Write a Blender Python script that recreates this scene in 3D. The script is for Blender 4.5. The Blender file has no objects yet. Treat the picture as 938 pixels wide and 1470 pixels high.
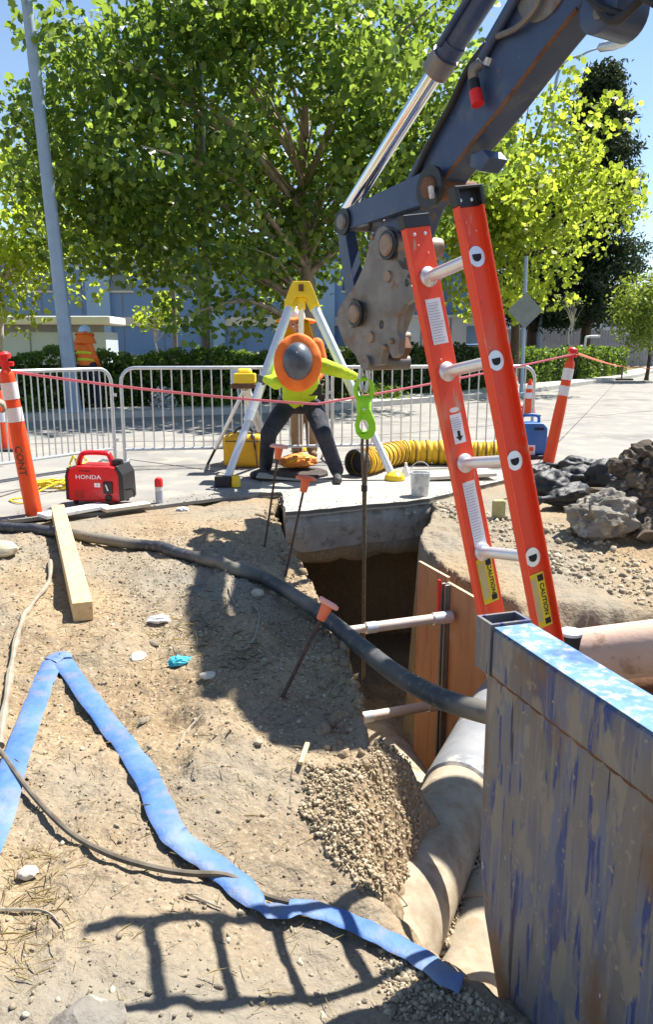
import bpy, bmesh, math, random
import numpy as np
from mathutils import Vector, Matrix, Quaternion, noise as mnoise
from mathutils.geometry import tessellate_polygon

S = bpy.context.scene
C = S.collection
R = math.radians
rnd = random.Random(7)
rng = np.random.default_rng(11)

# ------------------------------------------------------------------ camera, sky, sun, exposure
CAM_H, F_PX, PITCH = 1.35, 1100.0, math.atan(235 / 1100.0)
cam_d = bpy.data.cameras.new('camera')
cam_d.sensor_fit = 'VERTICAL'
cam_d.sensor_height = 36.0
cam_d.lens = 36.0 * F_PX / 1470.0
cam_d.clip_end = 2000
cam_d.clip_start = 0.05
cam = bpy.data.objects.new('camera', cam_d)
C.objects.link(cam)
cam.location = (0, 0, CAM_H)
cam.rotation_euler = (R(90) - PITCH, 0, 0)
S.camera = cam

SUN_K = (0.458, 0.39)                       # ground shift of a shadow per metre of height
sun_v = Vector((SUN_K[0], SUN_K[1], 1.0)).normalized()
SUN_EL, SUN_AZ = math.asin(sun_v.z), math.atan2(sun_v.x, sun_v.y)
world = bpy.data.worlds.new('World')
S.world = world
world.use_nodes = True
wn = world.node_tree
sky = wn.nodes.new('ShaderNodeTexSky')
sky.sky_type = 'NISHITA'
sky.sun_disc = False
sky.sun_elevation = SUN_EL
sky.sun_rotation = SUN_AZ
sky.air_density = 1.0
sky.dust_density = 0.1
sky.ozone_density = 1.2
bg = wn.nodes['Background']
bg.inputs['Strength'].default_value = 0.08
wn.links.new(sky.outputs[0], bg.inputs['Color'])
sl = bpy.data.lights.new('sun', 'SUN')
sl.energy = 5.0
sl.angle = R(0.5)
sl.color = (1.0, 0.96, 0.89)
sun = bpy.data.objects.new('sun', sl)
C.objects.link(sun)
sun.location = (20, 16, 40)
sun.rotation_euler = (-sun_v).to_track_quat('-Z', 'Y').to_euler()
S.view_settings.view_transform = 'Standard'
S.view_settings.look = 'None'
S.view_settings.gamma = 1.0
S.view_settings.exposure = 1.2
S.render.engine = 'CYCLES'
S.cycles.use_denoising = True
S.cycles.max_bounces = 6
S.cycles.transparent_max_bounces = 4

# ------------------------------------------------------------------ surveying helpers: a sighted direction meets a level or a distance
CP, SP = math.cos(PITCH), math.sin(PITCH)
def ray(px, py):
    r, u = (px - 469) / F_PX, (735 - py) / F_PX
    return Vector((r, CP + u * SP, -SP + u * CP))
def P(px, py, z=0.0):                        # point at level z
    d = ray(px, py); s = (z - CAM_H) / d.z
    return Vector((d.x * s, d.y * s, z))
def Q(px, py, y):                            # point at forward distance y
    d = ray(px, py); s = y / d.y
    return Vector((d.x * s, y, CAM_H + d.z * s))
def K(px, py, s):                            # point at optical depth s
    d = ray(px, py)
    return Vector((d.x * s, d.y * s, CAM_H + d.z * s))

# ------------------------------------------------------------------ object helpers
def tag(o, label=None, cat=None, group=None, kind=None):
    if label: o['label'] = label
    if cat: o['category'] = cat
    if group: o['group'] = group
    if kind: o['kind'] = kind
    return o
def thing(name, label, cat, loc=(0, 0, 0), rotz=0.0, group=None):
    o = bpy.data.objects.new(name, None)
    C.objects.link(o)
    o.empty_display_size = 0.1
    o.location = loc
    o.rotation_euler = (0, 0, rotz)
    return tag(o, label, cat, group)
def copy_tree(o, parent=None):
    c = o.copy(); C.objects.link(c); c.parent = parent
    for ch in list(o.children): copy_tree(ch, c)
    return c

class MB:
    """collects verts and faces; build() links them as one mesh object"""
    def __init__(s): s.v, s.f, s.m = [], [], []
    def add(s, vs, fs, mi=0):
        n = len(s.v)
        s.v.extend([tuple(v) for v in vs])
        s.f.extend([tuple(i + n for i in f) for f in fs])
        s.m.extend([mi] * len(fs))
        return s
    def box(s, c, size, rot=None, mi=0, taper=1.0):
        hx, hy, hz = [k / 2 for k in size]
        pts = []
        for z, t in ((-hz, 1.0), (hz, taper)):
            for x, y in ((-hx, -hy), (hx, -hy), (hx, hy), (-hx, hy)):
                pts.append(Vector((x * t, y * t, z)))
        if rot is not None: pts = [rot @ p for p in pts]
        c = Vector(c)
        return s.add([p + c for p in pts], [(3, 2, 1, 0), (4, 5, 6, 7), (0, 1, 5, 4), (1, 2, 6, 5), (2, 3, 7, 6), (3, 0, 4, 7)], mi)
    def bar(s, a, b, w, h, up=(0, 0, 1), mi=0):
        a, b = Vector(a), Vector(b)
        d = (b - a); L = d.length; d.normalize()
        x = d.cross(Vector(up))
        if x.length < 1e-4: x = d.cross(Vector((1, 0, 0)))
        x.normalize(); y = x.cross(d)
        M = Matrix((x, d, y)).transposed()
        return s.box((a + b) / 2, (w, L, h), M, mi)
    def tube(s, pts, r, n=10, mi=0, caps=True, flat=None, closed=False):
        """round (or flat: (half width, half height), level side vector) sweep along pts; r number or list"""
        pts = [Vector(p) for p in pts]
        N = len(pts)
        rs = r if isinstance(r, (list, tuple)) else [r] * N
        base = len(s.v); vs = []
        prev = None
        for i, p in enumerate(pts):
            if closed: t = pts[(i + 1) % N] - pts[i - 1]
            else: t = pts[min(i + 1, N - 1)] - pts[max(i - 1, 0)]
            if t.length < 1e-9: t = Vector((0, 0, 1))
            t.normalize()
            if flat or prev is None:
                a = t.cross(Vector((0, 0, 1)))
                if a.length < 1e-3: a = t.cross(Vector((0, 1, 0)))
                a.normalize()
            else:
                a = prev - t * prev.dot(t)
                a.normalize()
            prev = a
            b = a.cross(t)
            ra, rb = flat if flat else (rs[i], rs[i])
            if flat: ra, rb = ra * rs[i], rb * rs[i]
            for k in range(n):
                g = 2 * math.pi * k / n
                vs.append(p + a * (ra * math.cos(g)) + b * (rb * math.sin(g)))
        fs = []
        for i in range(N if closed else N - 1):
            j = (i + 1) % N
            for k in range(n):
                k2 = (k + 1) % n
                fs.append((i * n + k, i * n + k2, j * n + k2, j * n + k))
        if caps and not closed:
            fs.append(tuple(range(n - 1, -1, -1)))
            fs.append(tuple((N - 1) * n + k for k in range(n)))
        return s.add(vs, fs, mi)
    def lathe(s, prof, c=(0, 0, 0), n=20, axis=None, mi=0, caps=True, sx=1.0, sy=1.0):
        """prof: [(r, z)...] turned about z, or about axis"""
        q = Vector((0, 0, 1)).rotation_difference(Vector(axis)) if axis is not None else Quaternion()
        c = Vector(c); vs, fs = [], []
        for r, z in prof:
            for k in range(n):
                g = 2 * math.pi * k / n
                vs.append(c + q @ Vector((r * sx * math.cos(g), r * sy * math.sin(g), z)))
        m = len(prof)
        for i in range(m - 1):
            for k in range(n):
                k2 = (k + 1) % n
                fs.append((i * n + k, i * n + k2, (i + 1) * n + k2, (i + 1) * n + k))
        if caps:
            fs.append(tuple(range(n - 1, -1, -1)))
            fs.append(tuple((m - 1) * n + k for k in range(n)))
        return s.add(vs, fs, mi)
    def prism(s, outer, thick, holes=(), mi=0):
        """outer: 3-D planar loop; thick: vector of the extrusion; holes: more loops"""
        loops = [[Vector(p) for p in outer]] + [[Vector(p) for p in h] for h in holes]
        tri = tessellate_polygon(loops)
        flat = [p for l in loops for p in l]
        n = len(flat); th = Vector(thick)
        nrm = Vector((0, 0, 0))
        for a, b, c in tri: nrm += (flat[b] - flat[a]).cross(flat[c] - flat[a]) if (flat[b] - flat[a]).cross(flat[c] - flat[a]).dot(th) else Vector()
        fs = []
        for a, b, c in tri:
            up = (flat[b] - flat[a]).cross(flat[c] - flat[a]).dot(th) > 0
            fs.append((a, c, b) if up else (a, b, c))
            fs.append((a + n, b + n, c + n) if up else (a + n, c + n, b + n))
        k = 0
        for l in loops:
            L = len(l)
            for i in range(L): fs.append((k + i, k + (i + 1) % L, k + (i + 1) % L + n, k + i + n))
            k += L
        return s.add(flat + [p + th for p in flat], fs, mi)
    def ball(s, c, r, n=14, m=9, mi=0, rot=None):
        rx, ry, rz = r if isinstance(r, (tuple, list)) else (r, r, r)
        vs, fs = [], []
        for i in range(m + 1):
            t = math.pi * i / m
            for k in range(n):
                g = 2 * math.pi * k / n
                p = Vector((rx * math.sin(t) * math.cos(g), ry * math.sin(t) * math.sin(g), -rz * math.cos(t)))
                if rot is not None: p = rot @ p
                vs.append(Vector(c) + p)
        for i in range(m):
            for k in range(n):
                k2 = (k + 1) % n
                fs.append((i * n + k, i * n + k2, (i + 1) * n + k2, (i + 1) * n + k))
        return s.add(vs, fs, mi)
    def build(s, name, mats, parent=None, smooth=40, bevel=0, sub=0, world=True, seg=2):
        me = bpy.data.meshes.new(name)
        v = s.v
        if parent is not None and world:
            M = root_matrix(parent).inverted()
            v = [tuple(M @ Vector(p)) for p in v]
        me.from_pydata(v, [], s.f)
        bm = bmesh.new(); bm.from_mesh(me)
        bmesh.ops.remove_doubles(bm, verts=bm.verts, dist=1e-5)
        bmesh.ops.recalc_face_normals(bm, faces=bm.faces)
        bm.to_mesh(me) if False else None
        keep = len(bm.faces) == len(s.f)
        bm.to_mesh(me); bm.free()
        mats = mats if isinstance(mats, (list, tuple)) else [mats]
        for m in mats: me.materials.append(m)
        if len(mats) > 1 and keep: me.polygons.foreach_set('material_index', s.m)
        return link(name, me, parent, smooth, bevel, sub, seg)

def root_matrix(o):
    while o.parent is not None: o = o.parent
    return Matrix.LocRotScale(o.location, o.rotation_euler, o.scale)
def link(name, me, parent=None, smooth=40, bevel=0, sub=0, seg=2):
    if smooth:
        me.polygons.foreach_set('use_smooth', [True] * len(me.polygons))
        if smooth < 180: me.set_sharp_from_angle(angle=R(smooth))
    o = bpy.data.objects.new(name, me)
    C.objects.link(o)
    if parent is not None: o.parent = parent
    if bevel:
        b = o.modifiers.new('bevel', 'BEVEL'); b.width = bevel; b.segments = seg; b.limit_method = 'ANGLE'; b.angle_limit = R(35)
        b.harden_normals = False
    if sub:
        d = o.modifiers.new('sub', 'SUBSURF'); d.levels = d.render_levels = sub
    return o
def np_mesh(name, verts, loops, counts, mats, parent=None, smooth=0, mi=None, world=True):
    verts = np.asarray(verts, dtype=np.float32)
    if parent is not None and world:
        M = np.array(root_matrix(parent).inverted())
        verts = (verts @ M[:3, :3].T + M[:3, 3]).astype(np.float32)
    me = bpy.data.meshes.new(name)
    me.vertices.add(len(verts)); me.vertices.foreach_set('co', verts.ravel())
    loops = np.asarray(loops, dtype=np.int32).ravel(); counts = np.asarray(counts, dtype=np.int32)
    me.loops.add(len(loops)); me.loops.foreach_set('vertex_index', loops)
    me.polygons.add(len(counts))
    st = np.concatenate(([0], np.cumsum(counts)[:-1])).astype(np.int32)
    me.polygons.foreach_set('loop_start', st)
    me.polygons.foreach_set('loop_total', counts)
    for m in (mats if isinstance(mats, (list, tuple)) else [mats]): me.materials.append(m)
    if mi is not None: me.polygons.foreach_set('material_index', np.asarray(mi, dtype=np.int32))
    me.update(calc_edges=True); me.validate()
    return link(name, me, parent, smooth)
def piece(name, me_obj, parent, loc=(0, 0, 0), rot=None):
    o = bpy.data.objects.new(name, me_obj.data); C.objects.link(o); o.parent = parent; o.location = loc
    if rot is not None: o.rotation_euler = rot
    return o
def text(name, body, size, M, mat, parent=None, ext=0.0006, sx=1.0):
    cu = bpy.data.curves.new(name, 'FONT'); cu.body = body; cu.size = size; cu.extrude = ext
    cu.align_x = 'CENTER'; cu.align_y = 'CENTER'; cu.resolution_u = 3; cu.offset = size * 0.012
    cu.materials.append(mat)
    o = bpy.data.objects.new(name, cu); C.objects.link(o)
    if parent is not None:
        o.parent = parent; M = root_matrix(parent).inverted() @ M
    o.matrix_local = M @ Matrix.Diagonal((sx, 1, 1, 1))
    me = bpy.data.meshes.new_from_object(o.evaluated_get(bpy.context.evaluated_depsgraph_get()))
    r = bpy.data.objects.new(name, me); C.objects.link(r); r.parent = parent; r.matrix_local = o.matrix_local.copy()
    bpy.data.objects.remove(o); r.name = name
    return r
def frame(o, x, y):
    """4x4 whose x, y axes lie along the given vectors"""
    x = Vector(x).normalized(); z = x.cross(Vector(y)).normalized(); y = z.cross(x)
    M = Matrix((x, y, z)).transposed().to_4x4(); M.translation = Vector(o)
    return M
def curve_pts(ctrl, n=8):
    """Catmull-Rom through ctrl"""
    c = [Vector(p) for p in ctrl]; out = []
    for i in range(len(c) - 1):
        p0, p1, p2, p3 = c[max(i - 1, 0)], c[i], c[i + 1], c[min(i + 2, len(c) - 1)]
        for k in range(n):
            t = k / n
            out.append(0.5 * ((2 * p1) + (p2 - p0) * t + (2 * p0 - 5 * p1 + 4 * p2 - p3) * t * t + (3 * p1 - p0 - 3 * p2 + p3) * t ** 3))
    out.append(c[-1])
    return out

# ------------------------------------------------------------------ materials
def lin(r, g, b): return (r, g, b, 1.0)
def mat(name, c1, c2=None, scale=6.0, rough=0.7, metal=0.0, bump=0.0, bscale=40.0, spots=None, sp_scale=5.0, sp_at=0.6, sp_w=0.06,
        stretch=(1, 1, 1), detail=6.0, spec=0.4, more=None, coat=0.0):
    m = bpy.data.materials.new(name); m.use_nodes = True
    nt = m.node_tree; N, L = nt.nodes, nt.links
    b = N['Principled BSDF']
    b.inputs['Roughness'].default_value = rough
    b.inputs['Metallic'].default_value = metal
    b.inputs['Specular IOR Level'].default_value = spec
    b.inputs['Coat Weight'].default_value = coat
    tc = N.new('ShaderNodeTexCoord'); mp = N.new('ShaderNodeMapping')
    L.new(tc.outputs['Object'], mp.inputs[0]); mp.inputs['Scale'].default_value = stretch
    def nz(sc, det=detail, off=0.0):
        n = N.new('ShaderNodeTexNoise'); n.inputs['Scale'].default_value = sc; n.inputs['Detail'].default_value = det
        n.inputs['Roughness'].default_value = 0.6
        if off:
            a = N.new('ShaderNodeVectorMath'); a.operation = 'ADD'; a.inputs[1].default_value = (off, off * 1.7, off * .6)
            L.new(mp.outputs[0], a.inputs[0]); L.new(a.outputs[0], n.inputs['Vector'])
        else: L.new(mp.outputs[0], n.inputs['Vector'])
        return n.outputs['Fac']
    def step(fac, at, w):
        r = N.new('ShaderNodeMapRange'); r.interpolation_type = 'SMOOTHSTEP'; L.new(fac, r.inputs['Value'])
        r.inputs['From Min'].default_value = at - w; r.inputs['From Max'].default_value = at + w
        return r.outputs['Result']
    def mix(fac, a, c):
        x = N.new('ShaderNodeMix'); x.data_type = 'RGBA'; L.new(fac, x.inputs['Factor'])
        for s, v in ((6, a), (7, c)):
            if isinstance(v, tuple): x.inputs[s].default_value = v
            else: L.new(v, x.inputs[s])
        return x.outputs[2]
    col = lin(*c1)
    if c2 is not None: col = mix(step(nz(scale), 0.5, 0.22), lin(*c1), lin(*c2))
    if spots is not None: col = mix(step(nz(sp_scale, 8.0, 3.1), sp_at, sp_w), col, lin(*spots))
    for i, (cc, sc, at, w, st) in enumerate(more or ()):
        n = N.new('ShaderNodeTexNoise'); n.inputs['Scale'].default_value = sc; n.inputs['Detail'].default_value = 8.0
        m2 = N.new('ShaderNodeMapping'); m2.inputs['Scale'].default_value = st; m2.inputs['Location'].default_value = (i * 3.3 + 1, i * 1.9, i)
        L.new(tc.outputs['Object'], m2.inputs[0]); L.new(m2.outputs[0], n.inputs['Vector'])
        col = mix(step(n.outputs['Fac'], at, w), col, lin(*cc))
    if isinstance(col, tuple): b.inputs['Base Color'].default_value = col
    else: L.new(col, b.inputs['Base Color'])
    if bump:
        bp = N.new('ShaderNodeBump'); bp.inputs['Strength'].default_value = 1.0; bp.inputs['Distance'].default_value = bump
        L.new(nz(bscale, 8.0), bp.inputs['Height']); L.new(bp.outputs[0], b.inputs['Normal'])
    return m
def leaf_mat(name, dark, mid, light, trans, t=0.45, rough=0.5):
    m = bpy.data.materials.new(name); m.use_nodes = True
    nt = m.node_tree; N, L = nt.nodes, nt.links
    b = N['Principled BSDF']; b.inputs['Roughness'].default_value = rough; b.inputs['Specular IOR Level'].default_value = 0.35
    g = N.new('ShaderNodeNewGeometry')
    def ramp(cs):
        r = N.new('ShaderNodeValToRGB'); e = r.color_ramp.elements
        e[0].color, e[1].color = lin(*cs[0]), lin(*cs[2]); e[0].position, e[1].position = 0.1, 0.95
        x = e.new(0.6); x.color = lin(*cs[1])
        L.new(g.outputs['Random Per Island'], r.inputs[0]); return r.outputs[0]
    L.new(ramp((dark, mid, light)), b.inputs['Base Color'])
    tr = N.new('ShaderNodeBsdfTranslucent')
    L.new(ramp(tuple(tuple(k * f for k in trans) for f in (0.6, 0.9, 1.25))), tr.inputs['Color'])
    mx = N.new('ShaderNodeMixShader'); mx.inputs[0].default_value = t
    L.new(b.outputs[0], mx.inputs[1]); L.new(tr.outputs[0], mx.inputs[2])
    L.new(mx.outputs[0], N['Material Output'].inputs['Surface'])
    return m
def stone_mat(name, a, b_, c):
    m = mat(name, a, bump=0.004, bscale=60, rough=0.95)
    nt = m.node_tree; N, L = nt.nodes, nt.links
    g = N.new('ShaderNodeNewGeometry'); r = N.new('ShaderNodeValToRGB'); e = r.color_ramp.elements
    e[0].color, e[1].color = lin(*a), lin(*c); x = e.new(0.55); x.color = lin(*b_)
    L.new(g.outputs['Random Per Island'], r.inputs[0]); L.new(r.outputs[0], N['Principled BSDF'].inputs['Base Color'])
    return m

M_dirt = mat('dirt', (0.235, 0.165, 0.097), (0.36, 0.27, 0.166), 1.6, 0.95, bump=0.022, bscale=24, spots=(0.22, 0.17, 0.11), sp_scale=5, sp_at=0.64, sp_w=0.08, spec=0.15,
             more=[((0.40, 0.325, 0.215), 70, 0.60, 0.08, (1, 1, 1)), ((0.17, 0.13, 0.085), 55, 0.62, 0.05, (1, 1, 1)), ((0.25, 0.225, 0.18), 0.9, 0.56, 0.16, (1, 1, 1))])
M_pitshade = mat('pit_shade_earth', (0.05, 0.04, 0.03), (0.09, 0.07, 0.05), 5, 0.95, bump=0.03, bscale=12, spec=0.15)  # near-black earth: the shade of the hollow under the slab put into the colour
M_clod = mat('clod', (0.065, 0.052, 0.04), (0.16, 0.13, 0.10), 5, 0.95, bump=0.02, bscale=18, spots=(0.34, 0.31, 0.26), sp_scale=11, sp_at=0.62, spec=0.15)
M_boulder = mat('boulder', (0.17, 0.15, 0.125), (0.29, 0.27, 0.235), 4, 0.95, bump=0.012, bscale=25, spots=(0.46, 0.42, 0.34), sp_scale=9, sp_at=0.6, spec=0.2)
M_gravel = stone_mat('gravel', (0.25, 0.19, 0.115), (0.37, 0.295, 0.19), (0.48, 0.40, 0.28))
M_pebble = stone_mat('pebble', (0.22, 0.18, 0.13), (0.36, 0.30, 0.21), (0.52, 0.45, 0.33))
M_conc = mat('concrete', (0.34, 0.315, 0.27), (0.43, 0.40, 0.35), 2.2, 0.9, bump=0.004, bscale=50, spots=(0.34, 0.31, 0.26), sp_scale=6, sp_at=0.6, sp_w=0.1, spec=0.2)
M_concface = mat('broken_concrete', (0.30, 0.28, 0.25), (0.42, 0.40, 0.36), 5, 0.95, bump=0.02, bscale=22, spots=(0.22, 0.20, 0.17), sp_scale=9, sp_at=0.6, spec=0.2)
M_road = mat('road', (0.235, 0.225, 0.205), (0.29, 0.275, 0.25), 0.35, 0.92, bump=0.002, bscale=120, spots=(0.19, 0.18, 0.165), sp_scale=0.9, sp_at=0.58, sp_w=0.12, spec=0.2,
             more=[((0.33, 0.30, 0.25), 2.6, 0.58, 0.1, (1, 1, 1)), ((0.16, 0.15, 0.14), 3.1, 0.72, 0.03, (1, 1, 1)), ((0.22, 0.21, 0.2), 160, 0.66, 0.04, (1, 1, 1))])
M_kerb = mat('kerb', (0.40, 0.38, 0.34), (0.50, 0.48, 0.43), 3, 0.9, bump=0.002, spec=0.2)
M_mulch = mat('mulch', (0.16, 0.11, 0.07), (0.24, 0.17, 0.10), 3, 0.95, bump=0.02, bscale=12, spots=(0.10, 0.13, 0.04), sp_scale=1.2, sp_at=0.56, spec=0.1)
M_pl2 = mat('weathered_sign', (0.17, 0.19, 0.18), (0.22, 0.24, 0.22), 6, 0.5, 0.3)
M_galv = mat('galvanised', (0.50, 0.52, 0.54), (0.62, 0.63, 0.64), 12, 0.42, 0.75, bump=0.0006)
M_alu = mat('aluminium', (0.72, 0.73, 0.75), (0.80, 0.80, 0.81), 10, 0.35, 0.6)
M_silver = mat('silver_paint', (0.68, 0.70, 0.74), (0.76, 0.77, 0.80), 8, 0.4, 0.35)
M_black = mat('black_rubber', (0.018, 0.018, 0.02), (0.03, 0.03, 0.032), 8, 0.6)
M_blackp = mat('black_plastic', (0.02, 0.02, 0.022), None, rough=0.4)
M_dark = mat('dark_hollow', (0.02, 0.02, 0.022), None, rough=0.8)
M_white = mat('white_paint', (0.76, 0.76, 0.74), (0.82, 0.81, 0.79), 6, 0.5)
M_label = mat('label_paper', (0.74, 0.75, 0.80), (0.80, 0.80, 0.84), 30, 0.5)
M_lines = mat('small_print', (0.42, 0.44, 0.5), None, rough=0.6)
M_ink = mat('black_ink', (0.015, 0.015, 0.015), None, rough=0.6)
M_sigy = mat('caution_yellow', (0.80, 0.62, 0.02), (0.72, 0.55, 0.03), 20, 0.5, spots=(0.45, 0.36, 0.12), sp_scale=22, sp_at=0.66)
M_lad = mat('orange_fibreglass', (0.86, 0.075, 0.022), (0.78, 0.06, 0.02), 4, 0.42, spots=(0.66, 0.17, 0.10), sp_scale=9, sp_at=0.64, sp_w=0.08, stretch=(1, 1, 0.25), bump=0.0004, bscale=120, more=[((0.58, 0.30, 0.2), 30, 0.68, 0.03, (1, 1, 0.2)), ((0.50, 0.30, 0.2), 7, 0.70, 0.06, (1, 1, 1)), ((0.30, 0.05, 0.03), 60, 0.72, 0.03, (1, 1, 1))])
M_orange = mat('orange_plastic', (0.88, 0.085, 0.012), (0.80, 0.07, 0.012), 5, 0.45, spots=(0.55, 0.10, 0.04), sp_scale=9, sp_at=0.72)
M_refl = mat('reflective_band', (0.80, 0.76, 0.76), (0.70, 0.67, 0.67), 40, 0.35)
M_hiorange = mat('hi_vis_orange', (0.88, 0.16, 0.02), (0.95, 0.22, 0.03), 9, 0.75, bump=0.004, bscale=30)
M_hilime = mat('hi_vis_lime', (0.48, 0.70, 0.02), (0.62, 0.78, 0.04), 9, 0.8, bump=0.025, bscale=10)
M_navy = mat('dark_denim', (0.014, 0.016, 0.028), (0.04, 0.043, 0.06), 7, 0.85, bump=0.03, bscale=8)
M_tan = mat('tan_cloth', (0.26, 0.16, 0.085), (0.34, 0.22, 0.12), 8, 0.9, bump=0.008, bscale=16)
M_skin = mat('skin', (0.42, 0.20, 0.12), (0.48, 0.24, 0.15), 9, 0.55)
M_hair = mat('dark_hair', (0.03, 0.018, 0.012), None, rough=0.7)
M_glove = mat('grey_glove', (0.06, 0.065, 0.08), (0.12, 0.12, 0.14), 14, 0.8)
M_canvas = mat('worn_canvas', (0.34, 0.30, 0.22), (0.16, 0.15, 0.12), 9, 0.9)
M_boot = mat('boot_leather', (0.04, 0.04, 0.045), (0.09, 0.085, 0.08), 9, 0.7)
M_tanboot = mat('tan_boot', (0.22, 0.13, 0.06), (0.16, 0.09, 0.05), 9, 0.8)
M_hat = mat('slate_hat', (0.05, 0.065, 0.09), (0.11, 0.13, 0.16), 8, 0.4, coat=0.15, bump=0.003, bscale=30)
M_hatw = mat('white_hat', (0.78, 0.78, 0.76), None, rough=0.35)
M_hatb = mat('pale_blue_hat', (0.45, 0.62, 0.78), None, rough=0.35)
M_yel = mat('yellow_paint', (0.86, 0.60, 0.02), (0.80, 0.52, 0.02), 6, 0.4)
M_yelbag = mat('yellow_bag', (0.78, 0.42, 0.02), (0.66, 0.34, 0.02), 5, 0.7, bump=0.01, bscale=10)
M_orbag = mat('orange_sack', (0.80, 0.24, 0.03), (0.88, 0.34, 0.08), 5, 0.7, bump=0.02, bscale=9)
M_duct = mat('duct_yellow', (0.78, 0.50, 0.03), (0.66, 0.38, 0.02), 14, 0.65, bump=0.004, bscale=30)
M_red = mat('generator_red', (0.62, 0.012, 0.018), (0.56, 0.01, 0.016), 4, 0.38, coat=0.2)
M_redp = mat('red_paint', (0.70, 0.02, 0.02), None, rough=0.45)
M_pink = mat('pink_tape', (0.88, 0.22, 0.26), None, rough=0.6)
M_cap = mat('stake_cap', (0.90, 0.20, 0.08), (0.82, 0.16, 0.07), 9, 0.55)
M_cappink = mat('faded_cap', (0.90, 0.42, 0.34), (0.85, 0.34, 0.26), 9, 0.55)
M_rebar = mat('rusty_bar', (0.07, 0.05, 0.045), (0.14, 0.085, 0.06), 20, 0.8, 0.3, bump=0.003, bscale=90)
M_rust = mat('rust', (0.13, 0.06, 0.035), (0.22, 0.11, 0.06), 9, 0.85, 0.2, bump=0.003)
M_timber = mat('timber', (0.62, 0.42, 0.20), (0.70, 0.50, 0.27), 5, 0.75, stretch=(9, 0.6, 9), bump=0.002, bscale=30, spots=(0.48, 0.28, 0.12), sp_scale=3.2, sp_at=0.64, sp_w=0.04)
M_ply = mat('plywood', (0.42, 0.185, 0.085), (0.50, 0.25, 0.125), 3, 0.75, stretch=(5, 5, 0.5), bump=0.002, spots=(0.30, 0.12, 0.06), sp_scale=4, sp_at=0.62, more=[((0.60, 0.42, 0.27), 3, 0.62, 0.08, (1, 1, 0.5))])
M_plyedge = mat('plywood_edge', (0.62, 0.46, 0.28), None, rough=0.8)
M_pipe = mat('concrete_pipe', (0.34, 0.285, 0.20), (0.43, 0.37, 0.275), 2.4, 0.85, bump=0.003, bscale=40, spots=(0.23, 0.175, 0.115), sp_scale=5, sp_at=0.58, sp_w=0.14, more=[((0.30, 0.22, 0.14), 16, 0.60, 0.08, (1, 1, 1))])
M_pipegrey = mat('lined_pipe', (0.16, 0.17, 0.19), (0.26, 0.26, 0.26), 4, 0.6, bump=0.001, spots=(0.5, 0.46, 0.38), sp_scale=6, sp_at=0.62)
M_pipepink = mat('dusty_pink_pipe', (0.58, 0.38, 0.28), (0.64, 0.46, 0.36), 2.5, 0.75, bump=0.002, spots=(0.42, 0.26, 0.18), sp_scale=7, sp_at=0.64)
M_hoseg = mat('dusty_hose', (0.02, 0.026, 0.04), (0.045, 0.05, 0.06), 3, 0.5, bump=0.001, more=[((0.20, 0.18, 0.145), 1.1, 0.55, 0.10, (1, 1, 1)), ((0.12, 0.11, 0.1), 30, 0.60, 0.08, (1, 1, 1))])
M_hoseb = mat('blue_layflat', (0.035, 0.115, 0.36), (0.085, 0.20, 0.46), 7, 0.6, bump=0.006, bscale=22, more=[((0.08, 0.17, 0.38), 30, 0.50, 0.25, (1, 1, 1)), ((0.24, 0.28, 0.34), 5, 0.62, 0.16, (1, 1, 1)), ((0.16, 0.19, 0.26), 14, 0.60, 0.12, (1, 1, 1))])
M_cable = mat('cable', (0.07, 0.055, 0.04), (0.18, 0.15, 0.11), 12, 0.8)
M_root = mat('root_cord', (0.34, 0.30, 0.23), (0.24, 0.20, 0.15), 14, 0.9)
M_yrope = mat('yellow_rope', (0.80, 0.62, 0.03), (0.70, 0.52, 0.04), 30, 0.7)
M_exc = mat('navy_steel', (0.030, 0.052, 0.118), (0.045, 0.07, 0.145), 3, 0.42, 0.0, bump=0.0012, bscale=20, spots=(0.085, 0.10, 0.14), sp_scale=5, sp_at=0.62, sp_w=0.1,
            more=[((0.16, 0.08, 0.045), 8, 0.72, 0.03, (1, 1, 1)), ((0.22, 0.22, 0.22), 45, 0.74, 0.02, (1, 1, 1))], coat=0.15)
M_coup = mat('worn_steel', (0.16, 0.145, 0.135), (0.25, 0.225, 0.205), 5, 0.5, 0.35, bump=0.003, bscale=24, spots=(0.20, 0.115, 0.07), sp_scale=7, sp_at=0.6, sp_w=0.08)
M_pin = mat('pin_steel', (0.26, 0.16, 0.11), (0.34, 0.25, 0.19), 14, 0.5, 0.4)
M_chrome = mat('chrome_rod', (0.80, 0.84, 0.88), None, rough=0.12, metal=1.0)
M_hook = mat('lime_hook', (0.36, 0.80, 0.015), (0.30, 0.70, 0.02), 20, 0.4)
M_rope = mat('wire_rope', (0.10, 0.075, 0.05), (0.22, 0.16, 0.10), 60, 0.7)
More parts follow.
